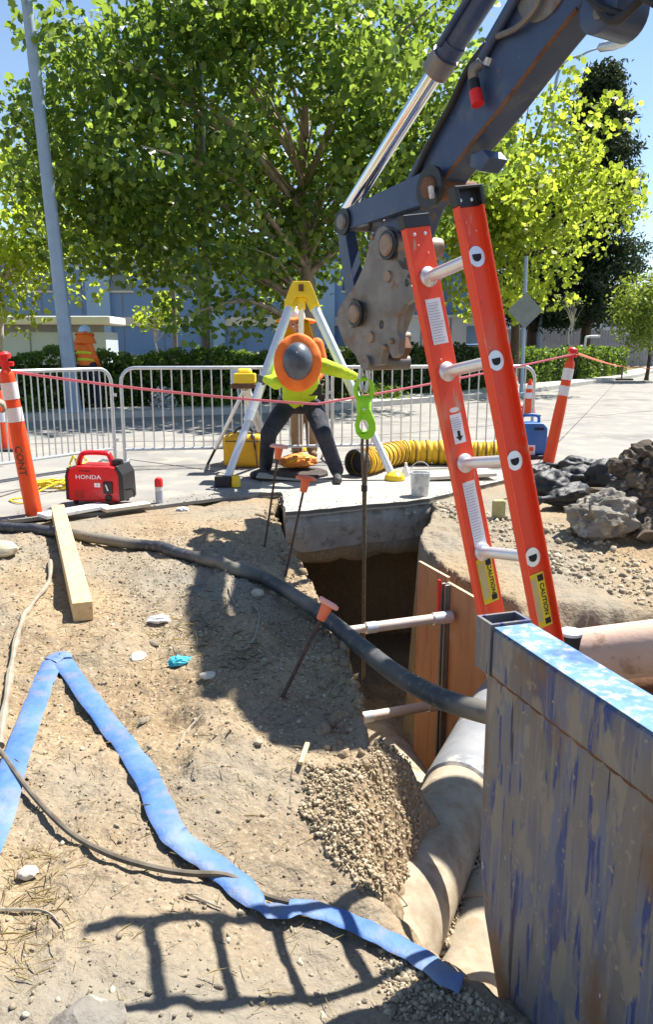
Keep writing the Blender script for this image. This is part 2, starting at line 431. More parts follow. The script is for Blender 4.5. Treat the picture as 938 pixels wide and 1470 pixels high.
M_plate = mat('shield_plate', (0.145, 0.132, 0.122), (0.215, 0.20, 0.19), 3.2, 0.5, 0.2, bump=0.0025, bscale=26, stretch=(1, 1, 0.4),
              more=[((0.085, 0.105, 0.19), 3.6, 0.53, 0.075, (1.0, 1.0, 0.42)), ((0.05, 0.08, 0.20), 9, 0.58, 0.05, (1, 1, 0.34)), ((0.14, 0.16, 0.23), 14, 0.58, 0.08, (1, 1, 0.25)), ((0.035, 0.06, 0.20), 34, 0.61, 0.025, (1, 1, 0.14)), ((0.24, 0.215, 0.185), 18, 0.59, 0.03, (1, 1, 0.3)), ((0.29, 0.25, 0.19), 55, 0.66, 0.03, (1, 1, 1)), ((0.21, 0.20, 0.19), 70, 0.60, 0.06, (1, 1, 0.05)),
                    ((0.17, 0.10, 0.06), 4.5, 0.60, 0.07, (1, 1, 0.6)), ((0.03, 0.035, 0.06), 40, 0.68, 0.02, (1, 1, 0.06)), ((0.5, 0.5, 0.5), 60, 0.73, 0.015, (1, 1, 0.3))])
M_ptop = mat('shield_top', (0.06, 0.17, 0.36), (0.13, 0.26, 0.45), 12, 0.6, bump=0.001, more=[((0.34, 0.38, 0.42), 34, 0.55, 0.10, (1, 1, 1)), ((0.34, 0.30, 0.25), 30, 0.66, 0.04, (1, 1, 1)), ((0.03, 0.09, 0.30), 3.5, 0.66, 0.03, (1, 1, 1))])
M_shore = mat('shore_tube', (0.56, 0.44, 0.37), (0.66, 0.56, 0.48), 6, 0.6, 0.1, spots=(0.40, 0.28, 0.2), sp_scale=9, sp_at=0.62)
M_bag = mat('black_sandbag', (0.028, 0.028, 0.03), (0.05, 0.05, 0.052), 5, 0.55, bump=0.012, bscale=14, spots=(0.12, 0.11, 0.10), sp_scale=7, sp_at=0.66)
M_blower = mat('blower_blue', (0.03, 0.13, 0.40), (0.05, 0.17, 0.46), 5, 0.45)
M_bluewall = mat('blue_wall', (0.17, 0.28, 0.46), (0.19, 0.31, 0.50), 0.4, 0.85)
M_bluelite = mat('pale_blue_wall', (0.30, 0.45, 0.62), None, rough=0.85)
M_cream = mat('cream_band', (0.66, 0.62, 0.52), None, rough=0.8)
M_palewall = mat('pale_wall', (0.62, 0.63, 0.66), (0.70, 0.70, 0.72), 0.6, 0.85)
M_slat = mat('grey_board', (0.20, 0.20, 0.22), (0.28, 0.27, 0.28), 2, 0.85)
M_glass = mat('window_glass', (0.05, 0.07, 0.09), None, rough=0.08, spec=0.8)
M_kiosk = mat('kiosk_wall', (0.46, 0.54, 0.62), (0.52, 0.58, 0.65), 1.5, 0.7)
M_polep = mat('pole_paint', (0.24, 0.32, 0.42), (0.30, 0.38, 0.47), 3, 0.45, 0.2)
M_wood = mat('pole_wood', (0.16, 0.13, 0.11), (0.22, 0.18, 0.15), 4, 0.9, stretch=(4, 4, .4))
M_bark = mat('plane_bark', (0.20, 0.15, 0.11), (0.40, 0.33, 0.25), 5, 0.9, bump=0.02, bscale=8, stretch=(1, 1, .5))
M_barkd = mat('dark_bark', (0.06, 0.042, 0.032), (0.11, 0.075, 0.055), 6, 0.95, bump=0.03, bscale=8, stretch=(1, 1, .3))
M_barkl = mat('pale_bark', (0.46, 0.42, 0.36), (0.56, 0.52, 0.46), 6, 0.9)
M_leafA = leaf_mat('plane_leaf', (0.022, 0.062, 0.018), (0.05, 0.11, 0.026), (0.21, 0.24, 0.05), (0.40, 0.56, 0.07), 0.46, 0.30)
M_leafB = leaf_mat('yellow_leaf', (0.06, 0.09, 0.014), (0.13, 0.17, 0.02), (0.26, 0.25, 0.03), (0.60, 0.74, 0.07), 0.55)
M_leafC = leaf_mat('gold_leaf', (0.08, 0.10, 0.016), (0.17, 0.17, 0.024), (0.32, 0.27, 0.035), (0.85, 0.74, 0.07), 0.58)
M_needle = leaf_mat('needle', (0.014, 0.032, 0.014), (0.028, 0.055, 0.022), (0.04, 0.065, 0.025), (0.05, 0.08, 0.02), 0.2, 0.7)
M_willow = leaf_mat('willow_leaf', (0.07, 0.11, 0.02), (0.13, 0.19, 0.03), (0.22, 0.27, 0.05), (0.40, 0.50, 0.06), 0.45)
M_hedge = leaf_mat('hedge_leaf', (0.03, 0.07, 0.015), (0.075, 0.14, 0.02), (0.15, 0.21, 0.03), (0.28, 0.42, 0.04), 0.35)
M_hedged = leaf_mat('dark_hedge_leaf', (0.015, 0.035, 0.01), (0.035, 0.065, 0.014), (0.07, 0.10, 0.02), (0.10, 0.16, 0.02), 0.25)
M_dry = leaf_mat('dry_grass', (0.28, 0.22, 0.11), (0.38, 0.30, 0.15), (0.50, 0.42, 0.22), (0.3, 0.24, 0.12), 0.3, 0.8)
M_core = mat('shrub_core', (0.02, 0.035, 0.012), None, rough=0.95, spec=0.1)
M_bucket = mat('bucket_plastic', (0.74, 0.74, 0.72), (0.52, 0.52, 0.52), 12, 0.5, spots=(0.40, 0.40, 0.42), sp_scale=14, sp_at=0.58)
M_iron = mat('cast_iron', (0.045, 0.04, 0.036), (0.09, 0.075, 0.065), 9, 0.8, 0.3)
M_teal = mat('teal_wrapper', (0.03, 0.36, 0.48), (0.10, 0.50, 0.58), 30, 0.4)
M_paper = mat('pale_scrap', (0.52, 0.46, 0.37), (0.62, 0.57, 0.48), 9, 0.8)

# ------------------------------------------------------------------ terrain
def vnoise(x, y, seed):
    g = np.random.default_rng(seed).random((257, 257))
    xi, yi = np.floor(x).astype(int), np.floor(y).astype(int)
    fx, fy = x - xi, y - yi
    fx, fy = fx * fx * (3 - 2 * fx), fy * fy * (3 - 2 * fy)
    a, b = g[xi % 256, yi % 256], g[(xi + 1) % 256, yi % 256]
    c, d = g[xi % 256, (yi + 1) % 256], g[(xi + 1) % 256, (yi + 1) % 256]
    return (a * (1 - fx) + b * fx) * (1 - fy) + (c * (1 - fx) + d * fx) * fy - 0.5
def fbm(x, y, f, seed, octv=4, gain=0.5):
    s, a = 0, 1.0
    for i in range(octv):
        s = s + a * vnoise(x * f + 31.7 * i + 90, y * f + 17.3 * i + 90, seed + i); a *= gain; f *= 2.03
    return s
def sdf(x, y, poly):
    """signed distance, positive inside"""
    d = np.full(x.shape, 1e9); inside = np.zeros(x.shape, bool)
    n = len(poly)
    for i in range(n):
        ax, ay = poly[i][0], poly[i][1]; bx, by = poly[(i + 1) % n][0], poly[(i + 1) % n][1]
        ex, ey = bx - ax, by - ay
        t = np.clip(((x - ax) * ex + (y - ay) * ey) / (ex * ex + ey * ey + 1e-12), 0, 1)
        d = np.minimum(d, np.hypot(x - ax - t * ex, y - ay - t * ey))
        c = ((ay > y) != (by > y)) & (x < (bx - ax) * (y - ay) / (by - ay + 1e-12) + ax)
        inside ^= c
    return np.where(inside, d, -d)
def sstep(t):
    t = np.clip(t, 0, 1); return t * t * (3 - 2 * t)
EDGE = [P(388, 722), P(410, 770), P(445, 830), P(470, 880), P(498, 950), P(516, 1030), P(522, 1092)]
PIT = [(-0.42, 7.78)] + [(p.x, p.y) for p in EDGE] + [(0.20, 2.42), (1.2, 2.42), (1.2, 4.15), (0.80, 5.2), (0.72, 5.65), (0.98, 6.65), (1.0, 7.78)]
BASIN = [(0.13, 2.36), (0.04, 2.04), (0.09, 1.84), (0.24, 1.65), (0.40, 1.52), (0.85, 1.2), (2.2, 1.1), (2.2, 3.3), (0.5, 3.3)]
RIGHT = [(0.9, 4.35), (2.1, 4.25), (2.5, 3.9), (2.5, 2.4), (0.85, 2.4)]
def Hn(x, y):
    x, y = np.asarray(x, float), np.asarray(y, float)
    wob = 0.05 * fbm(x, y, 4.5, 5, 3) + 0.03 * fbm(x, y, 17, 6, 2)
    nf = 0.45 + 0.55 * sstep((y - 1.5) / 1.2)
    z = 0.08 * fbm(x, y, 0.55, 21, 2) + 0.055 * nf * fbm(x, y, 2.2, 3, 4) + 0.024 * (0.4 + 0.6 * nf) * fbm(x, y, 12, 9, 4, 0.62)
    z = z * sstep((7.4 - y) / 1.2 + 0.25) - 0.02
    z = z - 0.10 * sstep((x - 0.35) / 0.5) * sstep((y - 3.6) / 0.5) * (1 - sstep((y - 5.0) / 1.0)) - 0.02 * sstep((y - 5.6) / 1.0)
    z = z - 0.19 * sstep((x + 0.62) / 0.75) * sstep((2.25 - y) / 0.6)
    z = z + 0.045 * fbm(x, y, 5.5, 41, 3, 0.6) * sstep((0.55 - np.abs(x + 0.35 + 0.1 * (y - 3))) / 0.4) * sstep((y - 2.1) / 0.4) * sstep((5.6 - y) / 0.6)
    z = z + 0.06 * sstep((0.35 - np.abs(x + 0.42 + 0.1 * (y - 3))) / 0.35) * sstep((y - 2.0) / 0.5)
    lim = sstep((y - 5.4) / 0.5); z = np.where(z > -0.03, z * (1 - lim) - 0.03 * lim, z)
    dA = 1.55 * sstep((sdf(x, y, PIT) + 0.6 * wob - 0.01) / 0.10)
    dB = 0.64 * sstep((sdf(x, y, BASIN) + wob + 0.02) / 0.42)
    dC = 0.75 * sstep((sdf(x, y, RIGHT) + 2.2 * wob) / 0.40)
    return z - np.maximum(np.maximum(dA, dB), dC)
def H(x, y): return float(Hn(np.array([x]), np.array([y]))[0])
def G(px, py, up=0.0):                       # sighted point on the terrain
    z = 0.0
    for _ in range(10):
        p = P(px, py, z + up); z = 0.5 * z + 0.5 * H(p.x, p.y)
    p = P(px, py, z + up)
    return p

xs = np.concatenate((np.arange(-4.4, -1.5, 0.035), np.arange(-1.5, 1.15, 0.0125), np.arange(1.15, 4.6, 0.035), [4.6]))
ys = [0.62]
while ys[-1] < 8.0: ys.append(ys[-1] + max(0.009, 0.0062 * ys[-1]))
ys = np.array(ys)
gx, gy = np.meshgrid(xs, ys)
gz = Hn(gx, gy)
bx_ = np.minimum(np.minimum(gx - xs[0], xs[-1] - gx), gy - ys[0])
gz = gz * sstep(bx_ / 0.5) - 0.05 * (1 - sstep(bx_ / 0.5))
nx, ny = len(xs), len(ys)
ii = np.arange(nx * ny).reshape(ny, nx)
q = np.stack((ii[:-1, :-1], ii[:-1, 1:], ii[1:, 1:], ii[1:, :-1]), -1).reshape(-1, 4)
dirt = np_mesh('dirt_ground', np.stack((gx, gy, gz), -1).reshape(-1, 3), q, np.full(len(q), 4), M_dirt, smooth=180)
tag(dirt, kind='structure')
X0, X1, Y0, Y1 = xs[0], xs[-1], ys[0], ys[-1]
BIG = 600.0
mb = MB()
for a, b, c, d in ((-BIG, -BIG, BIG, Y0), (-BIG, Y0, X0, Y1), (X1, Y0, BIG, Y1), (-BIG, Y1, BIG, BIG)):
    mb.add([(a, b, -0.05), (c, b, -0.05), (c, d, -0.05), (a, d, -0.05)], [(0, 1, 2, 3)])
tag(mb.build('ground', M_mulch), kind='structure')

# road sheet: broken front edge by the dirt, far edge at the kerb
FRONT = [P(-60, 752), P(0, 748), P(70, 741), P(150, 735), P(250, 723), P(330, 713), P(372, 709), P(404, 707), P(410, 736), P(460, 732), P(520, 726), P(570, 722), P(617, 716), P(660, 706), P(705, 694), P(760, 682), P(830, 668)]
KERB = [(-40, 6.6), (-20, 10.5), (-12, 12.5), (-5.2, 14.7), (0.0, 17.0), (5.2, 22.2), (14.8, 37.0), (26, 58), (60, 120)]
FE = []
for i in range(len(FRONT) - 1):
    a, b = FRONT[i], FRONT[i + 1]
    n = max(1, int((b - a).length / 0.09))
    for k in range(n):
        p = a.lerp(b, k / n)
        FE.append((p.x + 0.022 * (rnd.random() - .5), p.y + 0.04 * (rnd.random() - .5)))
FE.append((FRONT[-1].x, FRONT[-1].y))
road_loop = [(-40, 5.6)] + FE + [(6.0, 8.3), (60, 8.6), (60, 119)] + [(a, b - 0.02) for a, b in KERB[::-1][1:]]
mb = MB()
mb.prism([(a, b, -0.028) for a, b in road_loop], (0, 0, 0.03))
tag(mb.build('road', M_road, smooth=0), kind='structure')
# broken gutter slab round the excavation: thick, its front face is what shows over the pit
slab_f = [p for p in FE if p[0] > FRONT[6].x - 0.02 and p[0] < FRONT[15].x + 0.02]
slab = thing('gutter_slab', 'thick broken concrete gutter slab overhanging the far side of the pit', 'slab', (0.2, 7.0, -0.35))
slab['kind'] = 'structure'
mb = MB()
loopf = slab_f + [(slab_f[-1][0] + 0.1, 8.55), (slab_f[0][0] - 0.05, 8.5)]
top = [(a, b, 0.006) for a, b in loopf]
mb.prism(top, (0, 0, -0.05))
mb.build('slab_surface', M_conc, slab, smooth=0)
mb = MB()
# front face with relief
cols = len(slab_f)
vs, fs = [], []
lev = [0.0, -0.06, -0.12, -0.19, -0.26, -0.33]
for j, z in enumerate(lev):
    for i, (a, b) in enumerate(slab_f):
        t = i / (cols - 1)
        zz = z * (1.05 - 0.25 * t)
        off = 0.035 * mnoise.noise(Vector((a * 7, b * 7, z * 9))) + (0.03 if j == 0 else 0.0) + (0.03 if j > 3 else 0)
        vs.append((a, b + off, zz - 0.045))
for j in range(len(lev) - 1):
    for i in range(cols - 1): fs.append((j * cols + i, j * cols + i + 1, (j + 1) * cols + i + 1, (j + 1) * cols + i))
n0 = len(vs)
for i, (a, b) in enumerate(slab_f): vs.append((a, b + 0.9, lev[-1] - 0.04))
for i in range(cols - 1): fs.append(((len(lev) - 1) * cols + i, (len(lev) - 1) * cols + i + 1, n0 + i + 1, n0 + i))
mb.add(vs, fs)
mb.build('broken_face', M_concface, slab, smooth=50)
# earth lip under the slab: gravel band hanging above the dark undercut
lip = [p for p in slab_f if -0.5 < p[0] < 1.05]
mb = MB(); vs, fs = [], []
L = len(lip); lv = [(-0.30, 0.05), (-0.37, 0.03), (-0.44, 0.05), (-0.50, 0.10), (-0.53, 0.22), (-0.5, 0.7)]
for z, o in lv:
    for i, (a, b) in enumerate(lip):
        k = 0.05 * mnoise.noise(Vector((a * 6, z * 8, 1.3)))
        vs.append((a, b + o + k + 0.02 * rnd.random(), z + k + 0.03 * mnoise.noise(Vector((a * 5, 3, 1)))))
for j in range(len(lv) - 1):
    for i in range(L - 1): fs.append((j * L + i, j * L + i + 1, (j + 1) * L + i + 1, (j + 1) * L + i))
mb.add(vs, fs)
tag(mb.build('trench_wall', M_dirt, smooth=60), kind='structure')
# undercut side walls of the pit under the slab
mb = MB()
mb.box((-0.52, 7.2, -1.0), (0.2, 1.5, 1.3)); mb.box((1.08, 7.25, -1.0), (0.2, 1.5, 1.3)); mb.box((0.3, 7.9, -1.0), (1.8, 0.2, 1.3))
tag(mb.build('undercut_wall', M_pitshade, bevel=0.02), kind='structure')

# kerb, pavement, planting strip
def offset(poly, d):
    out = []
    for i, p in enumerate(poly):
        a, b = Vector(poly[max(i - 1, 0)]), Vector(poly[min(i + 1, len(poly) - 1)])
        t = (b - a).normalized()
        out.append((p[0] - t.y * d, p[1] + t.x * d))
    return out
K1, K2 = offset(KERB, 0.16), offset(KERB, 1.3)
mb = MB(); mb.prism([(a, b, -0.02) for a, b in KERB] + [(a, b, -0.02) for a, b in K1[::-1]], (0, 0, 0.15))
tag(mb.build('kerb', M_kerb, smooth=0), kind='structure')
mb = MB(); mb.prism([(a, b, -0.02) for a, b in K1] + [(a, b, -0.02) for a, b in K2[::-1]], (0, 0, 0.144))
tag(mb.build('pavement', M_kerb, smooth=0), kind='structure')
mb = MB(); mb.prism([(a, b, -0.02) for a, b in K2] + [(300, 500, -0.02), (-300, 500, -0.02), (-300, 20, -0.02)], (0, 0, 0.138))
tag(mb.build('planting_strip', M_mulch, smooth=0), kind='structure')

# dark seams between old concrete pours
for pts in ([P(-40, 716), P(20, 704), P(92, 690)], [P(186, 660), P(300, 676), P(420, 700)], [P(470, 690), P(580, 676), P(760, 668)], [P(-60, 640), P(200, 634), P(500, 628), P(938, 590)]):
    mb = MB(); mb.tube([Vector((p.x, p.y, 0.004)) for p in curve_pts(pts, 8)], 1, 6, flat=(0.011, 0.003))
    tag(mb.build('pavement_seam', M_iron, smooth=0), kind='structure')

# ------------------------------------------------------------------ foliage
LEAF5 = np.array([(0, -0.5, 0), (0.42, -0.28, 0.05), (0.5, 0.18, 0.0), (0.2, 0.22, 0.1), (0, 0.55, -0.06), (-0.2, 0.22, 0.1), (-0.5, 0.18, 0.0), (-0.42, -0.28, 0.05)])
LEAF4 = np.array([(0, -0.5, 0), (0.24, 0.0, 0.06), (0, 0.5, -0.05), (-0.24, 0.0, 0.06)])
LEAFN = np.array([(-0.07, -0.5, 0), (0.07, -0.5, 0), (0.04, 0.5, 0.0), (-0.04, 0.5, 0)])
def rand_rot(n, flat=0.0):
    q = rng.normal(size=(n, 4)); q[:, 1:3] *= (1 - flat)
    q /= np.linalg.norm(q, axis=1, keepdims=True)
    w, x, y, z = q.T
    return np.stack((1 - 2 * (y * y + z * z), 2 * (x * y - z * w), 2 * (x * z + y * w), 2 * (x * y + z * w), 1 - 2 * (x * x + z * z), 2 * (y * z - x * w),
                     2 * (x * z - y * w), 2 * (y * z + x * w), 1 - 2 * (x * x + y * y)), -1).reshape(n, 3, 3)
def leaves(name, cen, size, shape, m, parent=None, flat=0.0, rot=None):
    n, k = len(cen), len(shape)
    sz = np.asarray(size) * np.ones(n)
    M = rand_rot(n, flat) if rot is None else rot
    v = np.einsum('nij,kj->nki', M, shape) * sz[:, None, None] + cen[:, None, :]
    o = np_mesh(name, v.reshape(-1, 3), np.arange(n * k), np.full(n, k), m, parent)
    return o
def clump_points(clumps, rad, per, squash=0.8):
    out = []
    for c, r in zip(clumps, rad):
        n = int(per * (r * r))
        d = rng.normal(size=(n, 3)); d /= np.linalg.norm(d, axis=1, keepdims=True)
        t = r * (0.35 + 0.75 * rng.random((n, 1)) ** 0.6)
        out.append(c + d * t * np.array([1, 1, squash]))
    return np.concatenate(out)
def tree(name, label, base, height, crown_c, crown_r, n_cl, cl_r, per, leaf_size, lmat, bmat, trunk_r, lean=(0, 0), seed=1, group='street trees', shape=LEAF5, cat='tree', shell=0.45, limbs=14, low=None, fork=0.3, squash=0.8, reveal=False):
    global rng
    rng = np.random.default_rng(seed); rr = random.Random(seed)
    t = thing(name, label, cat, base, 0, group)
    cc, cr = np.array(crown_c), np.array(crown_r)
    cl = []
    while len(cl) < n_cl:
        d = rng.normal(size=3); d /= np.linalg.norm(d)
        r = (shell + (1 - shell) * rng.random()) * (0.9 + 0.35 * mnoise.noise(Vector(d * 2.3) + Vector((seed, 0, 0))))
        p = cc + d * r * cr
        if p[2] < (low or 0.5): continue
        if reveal and abs(p[0] - base[0] - 0.1) < 0.95 and p[1] < base[1] - .6 and p[2] < 5.6: continue
        cl.append(p)
    cl = np.array(cl); rad = cl_r * (0.6 + 0.8 * rng.random(n_cl))
    mb = MB()
    b = Vector(base); tops = Vector((base[0] + lean[0], base[1] + lean[1], base[2] + height * 0.8))
    tr = curve_pts([b - Vector((0, 0, 0.1)), b.lerp(tops, 0.3) + Vector((0.08, 0, 0)), b.lerp(tops, 0.65) + Vector((-0.1, 0.1, 0)), tops], 5)
    N = len(tr)
    mb.tube(tr, [trunk_r * (1.25 if i == 0 else 1) * (1 - 0.8 * i / (N - 1)) for i in range(N)], 9)
    idx = rr.sample(range(n_cl), min(limbs * 3, n_cl))
    for j, i in enumerate(idx):
        e = Vector(cl[i]); f = fork + (0.95 - fork) * min(1, max(0, (e.z - b.z - height * 0.25) / (height * 0.75))) * 0.8
        s = b.lerp(tops, f); mid = s.lerp(e, 0.5) + Vector((0, 0, 0.12 * (e - s).length))
        r0 = trunk_r * (0.42 if j < limbs else 0.2) * (1 - 0.5 * f)
        mb.tube(curve_pts([s, mid, e], 4), [r0 * (1 - 0.85 * k / 8) for k in range(9)], 6)
    mb.build('trunk', bmat, t, 60)
    pts = clump_points(cl, rad, per, squash)
    o = leaves('crown', pts, leaf_size * (0.7 + 0.6 * rng.random(len(pts))), shape, lmat, t, 0.25)
    o['kind'] = 'stuff'
    return t

tree('plane_tree', 'large plane tree with mottled trunk behind the yellow tripod head', (-0.55, 19.6, 0.12), 9.5, (-1.7, 18.4, 5.9), (5.7, 4.2, 4.9), 215, 0.84, 210, 0.15, M_leafA, M_bark, 0.26, (0.1, 0.0), 3, low=1.95, limbs=18, fork=0.22, reveal=True)
tree('plane_tree', 'bright yellow green plane tree behind the excavator stick and the ladder', (6.6, 27.5, 0.12), 9, (5.6, 25.5, 6.3), (4.1, 3.4, 4.6), 95, 0.9, 140, 0.18, M_leafB, M_barkd, 0.2, (-0.4, -0.6), 5, low=2.6)
tree('plane_tree', 'yellow green plane tree at the left behind the leaning lamp pole', (-10.4, 24.5, 0.12), 8, (-9.6, 23.6, 4.9), (4.4, 2.4, 3.1), 80, 0.78, 105, 0.17, M_leafB, M_barkl, 0.15, (0.5, 0), 8, low=2.2)
tree('plane_tree', 'higher yellow green plane tree crown reaching in at the top left corner', (-15.6, 25.0, 0.12), 10, (-14.2, 24.0, 10.2), (2.9, 2.4, 1.9), 30, 0.8, 150, 0.18, M_leafB, M_barkl, 0.18, (0.8, 0), 9, low=7.5)
tree('sapling', 'thin young sapling with yellow leaves before the blue wall', (-6.5, 30.0, 0.12), 3.1, (-6.4, 30.0, 2.6), (1.0, 0.9, 0.95), 22, 0.35, 260, 0.13, M_leafB, M_barkl, 0.05, (0, 0), 12, limbs=5)
tree('weeping_tree', 'small pale green weeping tree at the right end of the hedge', (13.6, 33.0, 0.12), 4.4, (13.2, 32.6, 2.9), (1.6, 1.4, 1.5), 80, 0.36, 420, 0.19, M_willow, M_barkd, 0.09, (-0.1, 0), 14, shape=LEAF4, limbs=9, squash=2.3)
tree('bare_tree', 'slim grey stemmed young tree with sparse leaves before the grey board fence', (10.2, 33.5, 0.12), 3.6, (10.3, 33.4, 3.2), (0.9, 0.8, 0.8), 12, 0.3, 140, 0.14, M_willow, M_barkl, 0.06, (0.4, 0), 15, shape=LEAF4, limbs=6)
# conifer: whorls of drooping boughs carrying needle sprays
def conifer(base, h, rad, label, seed):
    global rng
    rng = np.random.default_rng(seed); rr = random.Random(seed)
    t = thing('conifer', label, 'tree', base, 0, 'street trees')
    b = Vector(base); mb = MB()
    mb.tube([b - Vector((0, 0, 0.1)), b + Vector((0, 0, h * 0.5)), b + Vector((0.1, 0, h))], [0.30, 0.18, 0.03], 9)
    pts, rot = [], []
    z = 2.4
    while z < h:
        f = (h - z) / h
        for k in range(7):
            a = rr.random() * 6.283; L = rad * (0.25 + 0.95 * f ** 0.8) * (0.55 + 0.6 * rr.random())
            d = Vector((math.cos(a), math.sin(a), 0)); s = b + Vector((0, 0, z))
            e = s + d * L + Vector((0, 0, 0.22 * L - 0.10 * L * L * 0.5))
            mid = s.lerp(e, .5) + Vector((0, 0, .15 * L))
            bp = curve_pts([s, mid, e], 4); mb.tube(bp, [0.04 * (1 - .1 * i) for i in range(9)], 4)
            for p in bp[2:]:
                n = 26
                q = np.array(p) + rng.normal(size=(n, 3)) * np.array([0.28, 0.28, 0.22]) + np.array([0, 0, -0.08])
                pts.append(q)
        z += 0.36 + 0.1 * rr.random()
    mb.build('trunk', M_barkd, t, 60)
    pts = np.concatenate(pts)
    o = leaves('crown', pts, 0.30 * (0.7 + 0.6 * rng.random(len(pts))), LEAF4 * np.array([0.7, 1, 1]), M_needle, t, 0.1); o['kind'] = 'stuff'
conifer((13.7, 41.5, 0.12), 14.4, 3.0, 'tall dark conifer at the right with drooping boughs behind the weeping tree', 21)
conifer((10.6, 40.5, 0.12), 9.4, 2.3, 'shorter dark conifer half hidden behind the yellow green plane tree', 22)

def hedge(label, a, b, w, h, lmat, per=240, leaf=0.10, seed=1, z0=0.1, name='hedge'):
    global rng
    rng = np.random.default_rng(seed)
    a, b = Vector((*a, z0)), Vector((*b, z0))
    t = thing(name, label, 'hedge', (a + b) / 2, 0, 'hedges along the pavement')
    d = (b - a); L = d.length; d.normalize(); s = Vector((-d.y, d.x, 0))
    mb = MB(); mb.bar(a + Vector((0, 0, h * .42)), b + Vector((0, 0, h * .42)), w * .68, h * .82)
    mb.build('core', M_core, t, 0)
    n = int(per * L * (w + 2 * h))
    u = rng.random(n) * L; f = rng.random(n) * (w + 2 * h)
    top = f < w
    y = np.where(top, f - w / 2, np.where(f < w + h, -w / 2, w / 2))
    z = np.where(top, h, np.where(f < w + h, f - w, f - w - h))
    jit = rng.normal(size=(n, 3)) * np.array([0.04, 0.05, 0.045])
    bumpy = 0.07 * np.sin(u * 2.1 + seed) + 0.05 * np.sin(u * 5.3) + 0.04 * np.sin(u * 11.7 + 2)
    p = np.array(a) + np.outer(u, np.array(d)) + np.outer(y * (1 + bumpy), np.array(s)); p[:, 2] += z * (1 + bumpy) ; p += jit
    o = leaves('foliage', p, leaf * (0.7 + 0.6 * rng.random(n)), LEAF4 * np.array([1.5, 1, 1]), lmat, t); o['kind'] = 'stuff'
hedge('long front hedge with sunlit top behind the barricades and the leaning pole', (-14, 14.0), (-0.3, 18.9), 1.1, 1.08, M_hedge, 520, 0.095, 2)
hedge('dark trimmed hedge behind the ladder and the green hook', (0.3, 19.9), (4.9, 25.4), 1.1, 1.2, M_hedged, 330, 0.12, 3)
hedge('bright green hedge between the diamond sign pole and the right delineator', (6.1, 27.6), (9.2, 31.0), 1.1, 1.1, M_hedge, 260, 0.13, 4)
hedge('second bright hedge under the weeping tree at the right', (9.8, 32.0), (14.0, 38.0), 1.2, 1.15, M_hedge, 150, 0.15, 5)
hedge('low dark hedge in front of the blue warehouse', (-16, 31.5), (0.5, 32.5), 1.0, 0.95, M_hedged, 120, 0.15, 6)
hedge('small boxy hedge block left of the tripod in front of the blue wall', (-4.4, 26.5), (-2.3, 27.0), 1.0, 1.1, M_hedge, 220, 0.12, 7)
# low shrubs at the foot of the long hedge
def shrub(label, c, r, lmat, n, leaf, seed, flowers=0):
    global rng
    rng = np.random.default_rng(seed)
    t = thing('shrub', label, 'shrub', c, 0, 'low shrubs along the pavement')
    d = rng.normal(size=(n, 3)); d /= np.linalg.norm(d, axis=1, keepdims=True); d[:, 2] = np.abs(d[:, 2])
    p = np.array(c) + d * np.array(r) * (0.35 + 0.75 * rng.random((n, 1)))
    o = leaves('foliage', p, leaf * (0.7 + 0.6 * rng.random(n)), LEAF4 * np.array([1.4, 1, 1]), lmat, t); o['kind'] = 'stuff'
    mb = MB()
    for k in range(7):
        e = Vector(p[k * 5]); mb.tube([Vector(c), (Vector(c) + e) / 2 + Vector((0, 0, .1)), e], 0.008, 4)
    mb.build('stem', M_barkd, t)
shrub('low light green shrub behind the middle barricade left of the tripod', (-2.7, 16.9, 0.12), (0.75, 0.5, 0.5), M_hedge, 900, 0.09, 31)
shrub('small white flowering shrub behind the middle barricade', (-3.5, 16.5, 0.12), (0.3, 0.25, 0.42), leaf_mat('white_petal', (0.5, 0.5, 0.48), (0.7, 0.7, 0.68), (0.8, 0.8, 0.8), (0.4, 0.42, 0.35), .3), 420, 0.07, 32)
shrub('low shrub at the pavement edge behind the left barricade', (-6.6, 15.2, 0.12), (1.2, 0.5, 0.4), M_hedge, 900, 0.09, 33)
shrub('small shrub growing right of the tripod behind the green hook', (1.2, 19.6, 0.12), (0.9, 0.5, 0.35), M_hedge, 800, 0.09, 34)

# ------------------------------------------------------------------ buildings beyond the road
def building_blue():
    t = thing('warehouse', 'long blue warehouse with a cream band and pale pilasters behind the trees', 'building', (-8, 46, 0.1))
    x0, x1, y, z = -34, 9, 46.0, 0.1
    mb = MB(); mb.box(((x0 + x1) / 2, y + 8, z + 3.6), (x1 - x0, 16, 7.2)); mb.build('wall', M_bluewall, t, 0)
    mb = MB(); mb.box(((x0 + x1) / 2, y - 0.04, z + 2.78), (x1 - x0 - .02, 0.12, 0.5)); mb.build('band', M_cream, t, 0)
    mb = MB(); mb.box(((x0 + x1) / 2, y + 8, z + 7.28), (x1 - x0 + .4, 16.4, 0.2)); mb.build('roof', M_galv, t, 0)
    first = None
    for x in (-28, -19.5, -13.2, -6.6, -0.2, 6):
        if first is None:
            mb = MB(); mb.box((x, y - 0.12, z + 3.55), (1.35, 0.3, 7.1)); first = mb.build('pilaster', M_bluelite, t, 0); fx = x
        else: piece('pilaster', first, t, (x - fx, 0, 0))
    seam = None
    for k in range(18):
        x = -33 + k * 2.35
        if seam is None:
            mb = MB(); mb.box((x, y - 0.012, z + 3.6), (0.05, 0.03, 7.0)); seam = mb.build('panel_joint', M_slat, t, 0); sx_ = x
        else: piece('panel_joint', seam, t, (x - sx_, 0, 0))
    win = None
    for k in range(8):
        x = -31 + k * 4.7
        w = MB().box((x, y - 0.02, z + 5.1), (1.9, 0.1, 1.2)).build('window', M_glass, t, 0)
        MB().box((x, y - 0.03, z + 4.45), (2.1, 0.16, 0.1)).build('sill', M_cream, w, 0)
building_blue()
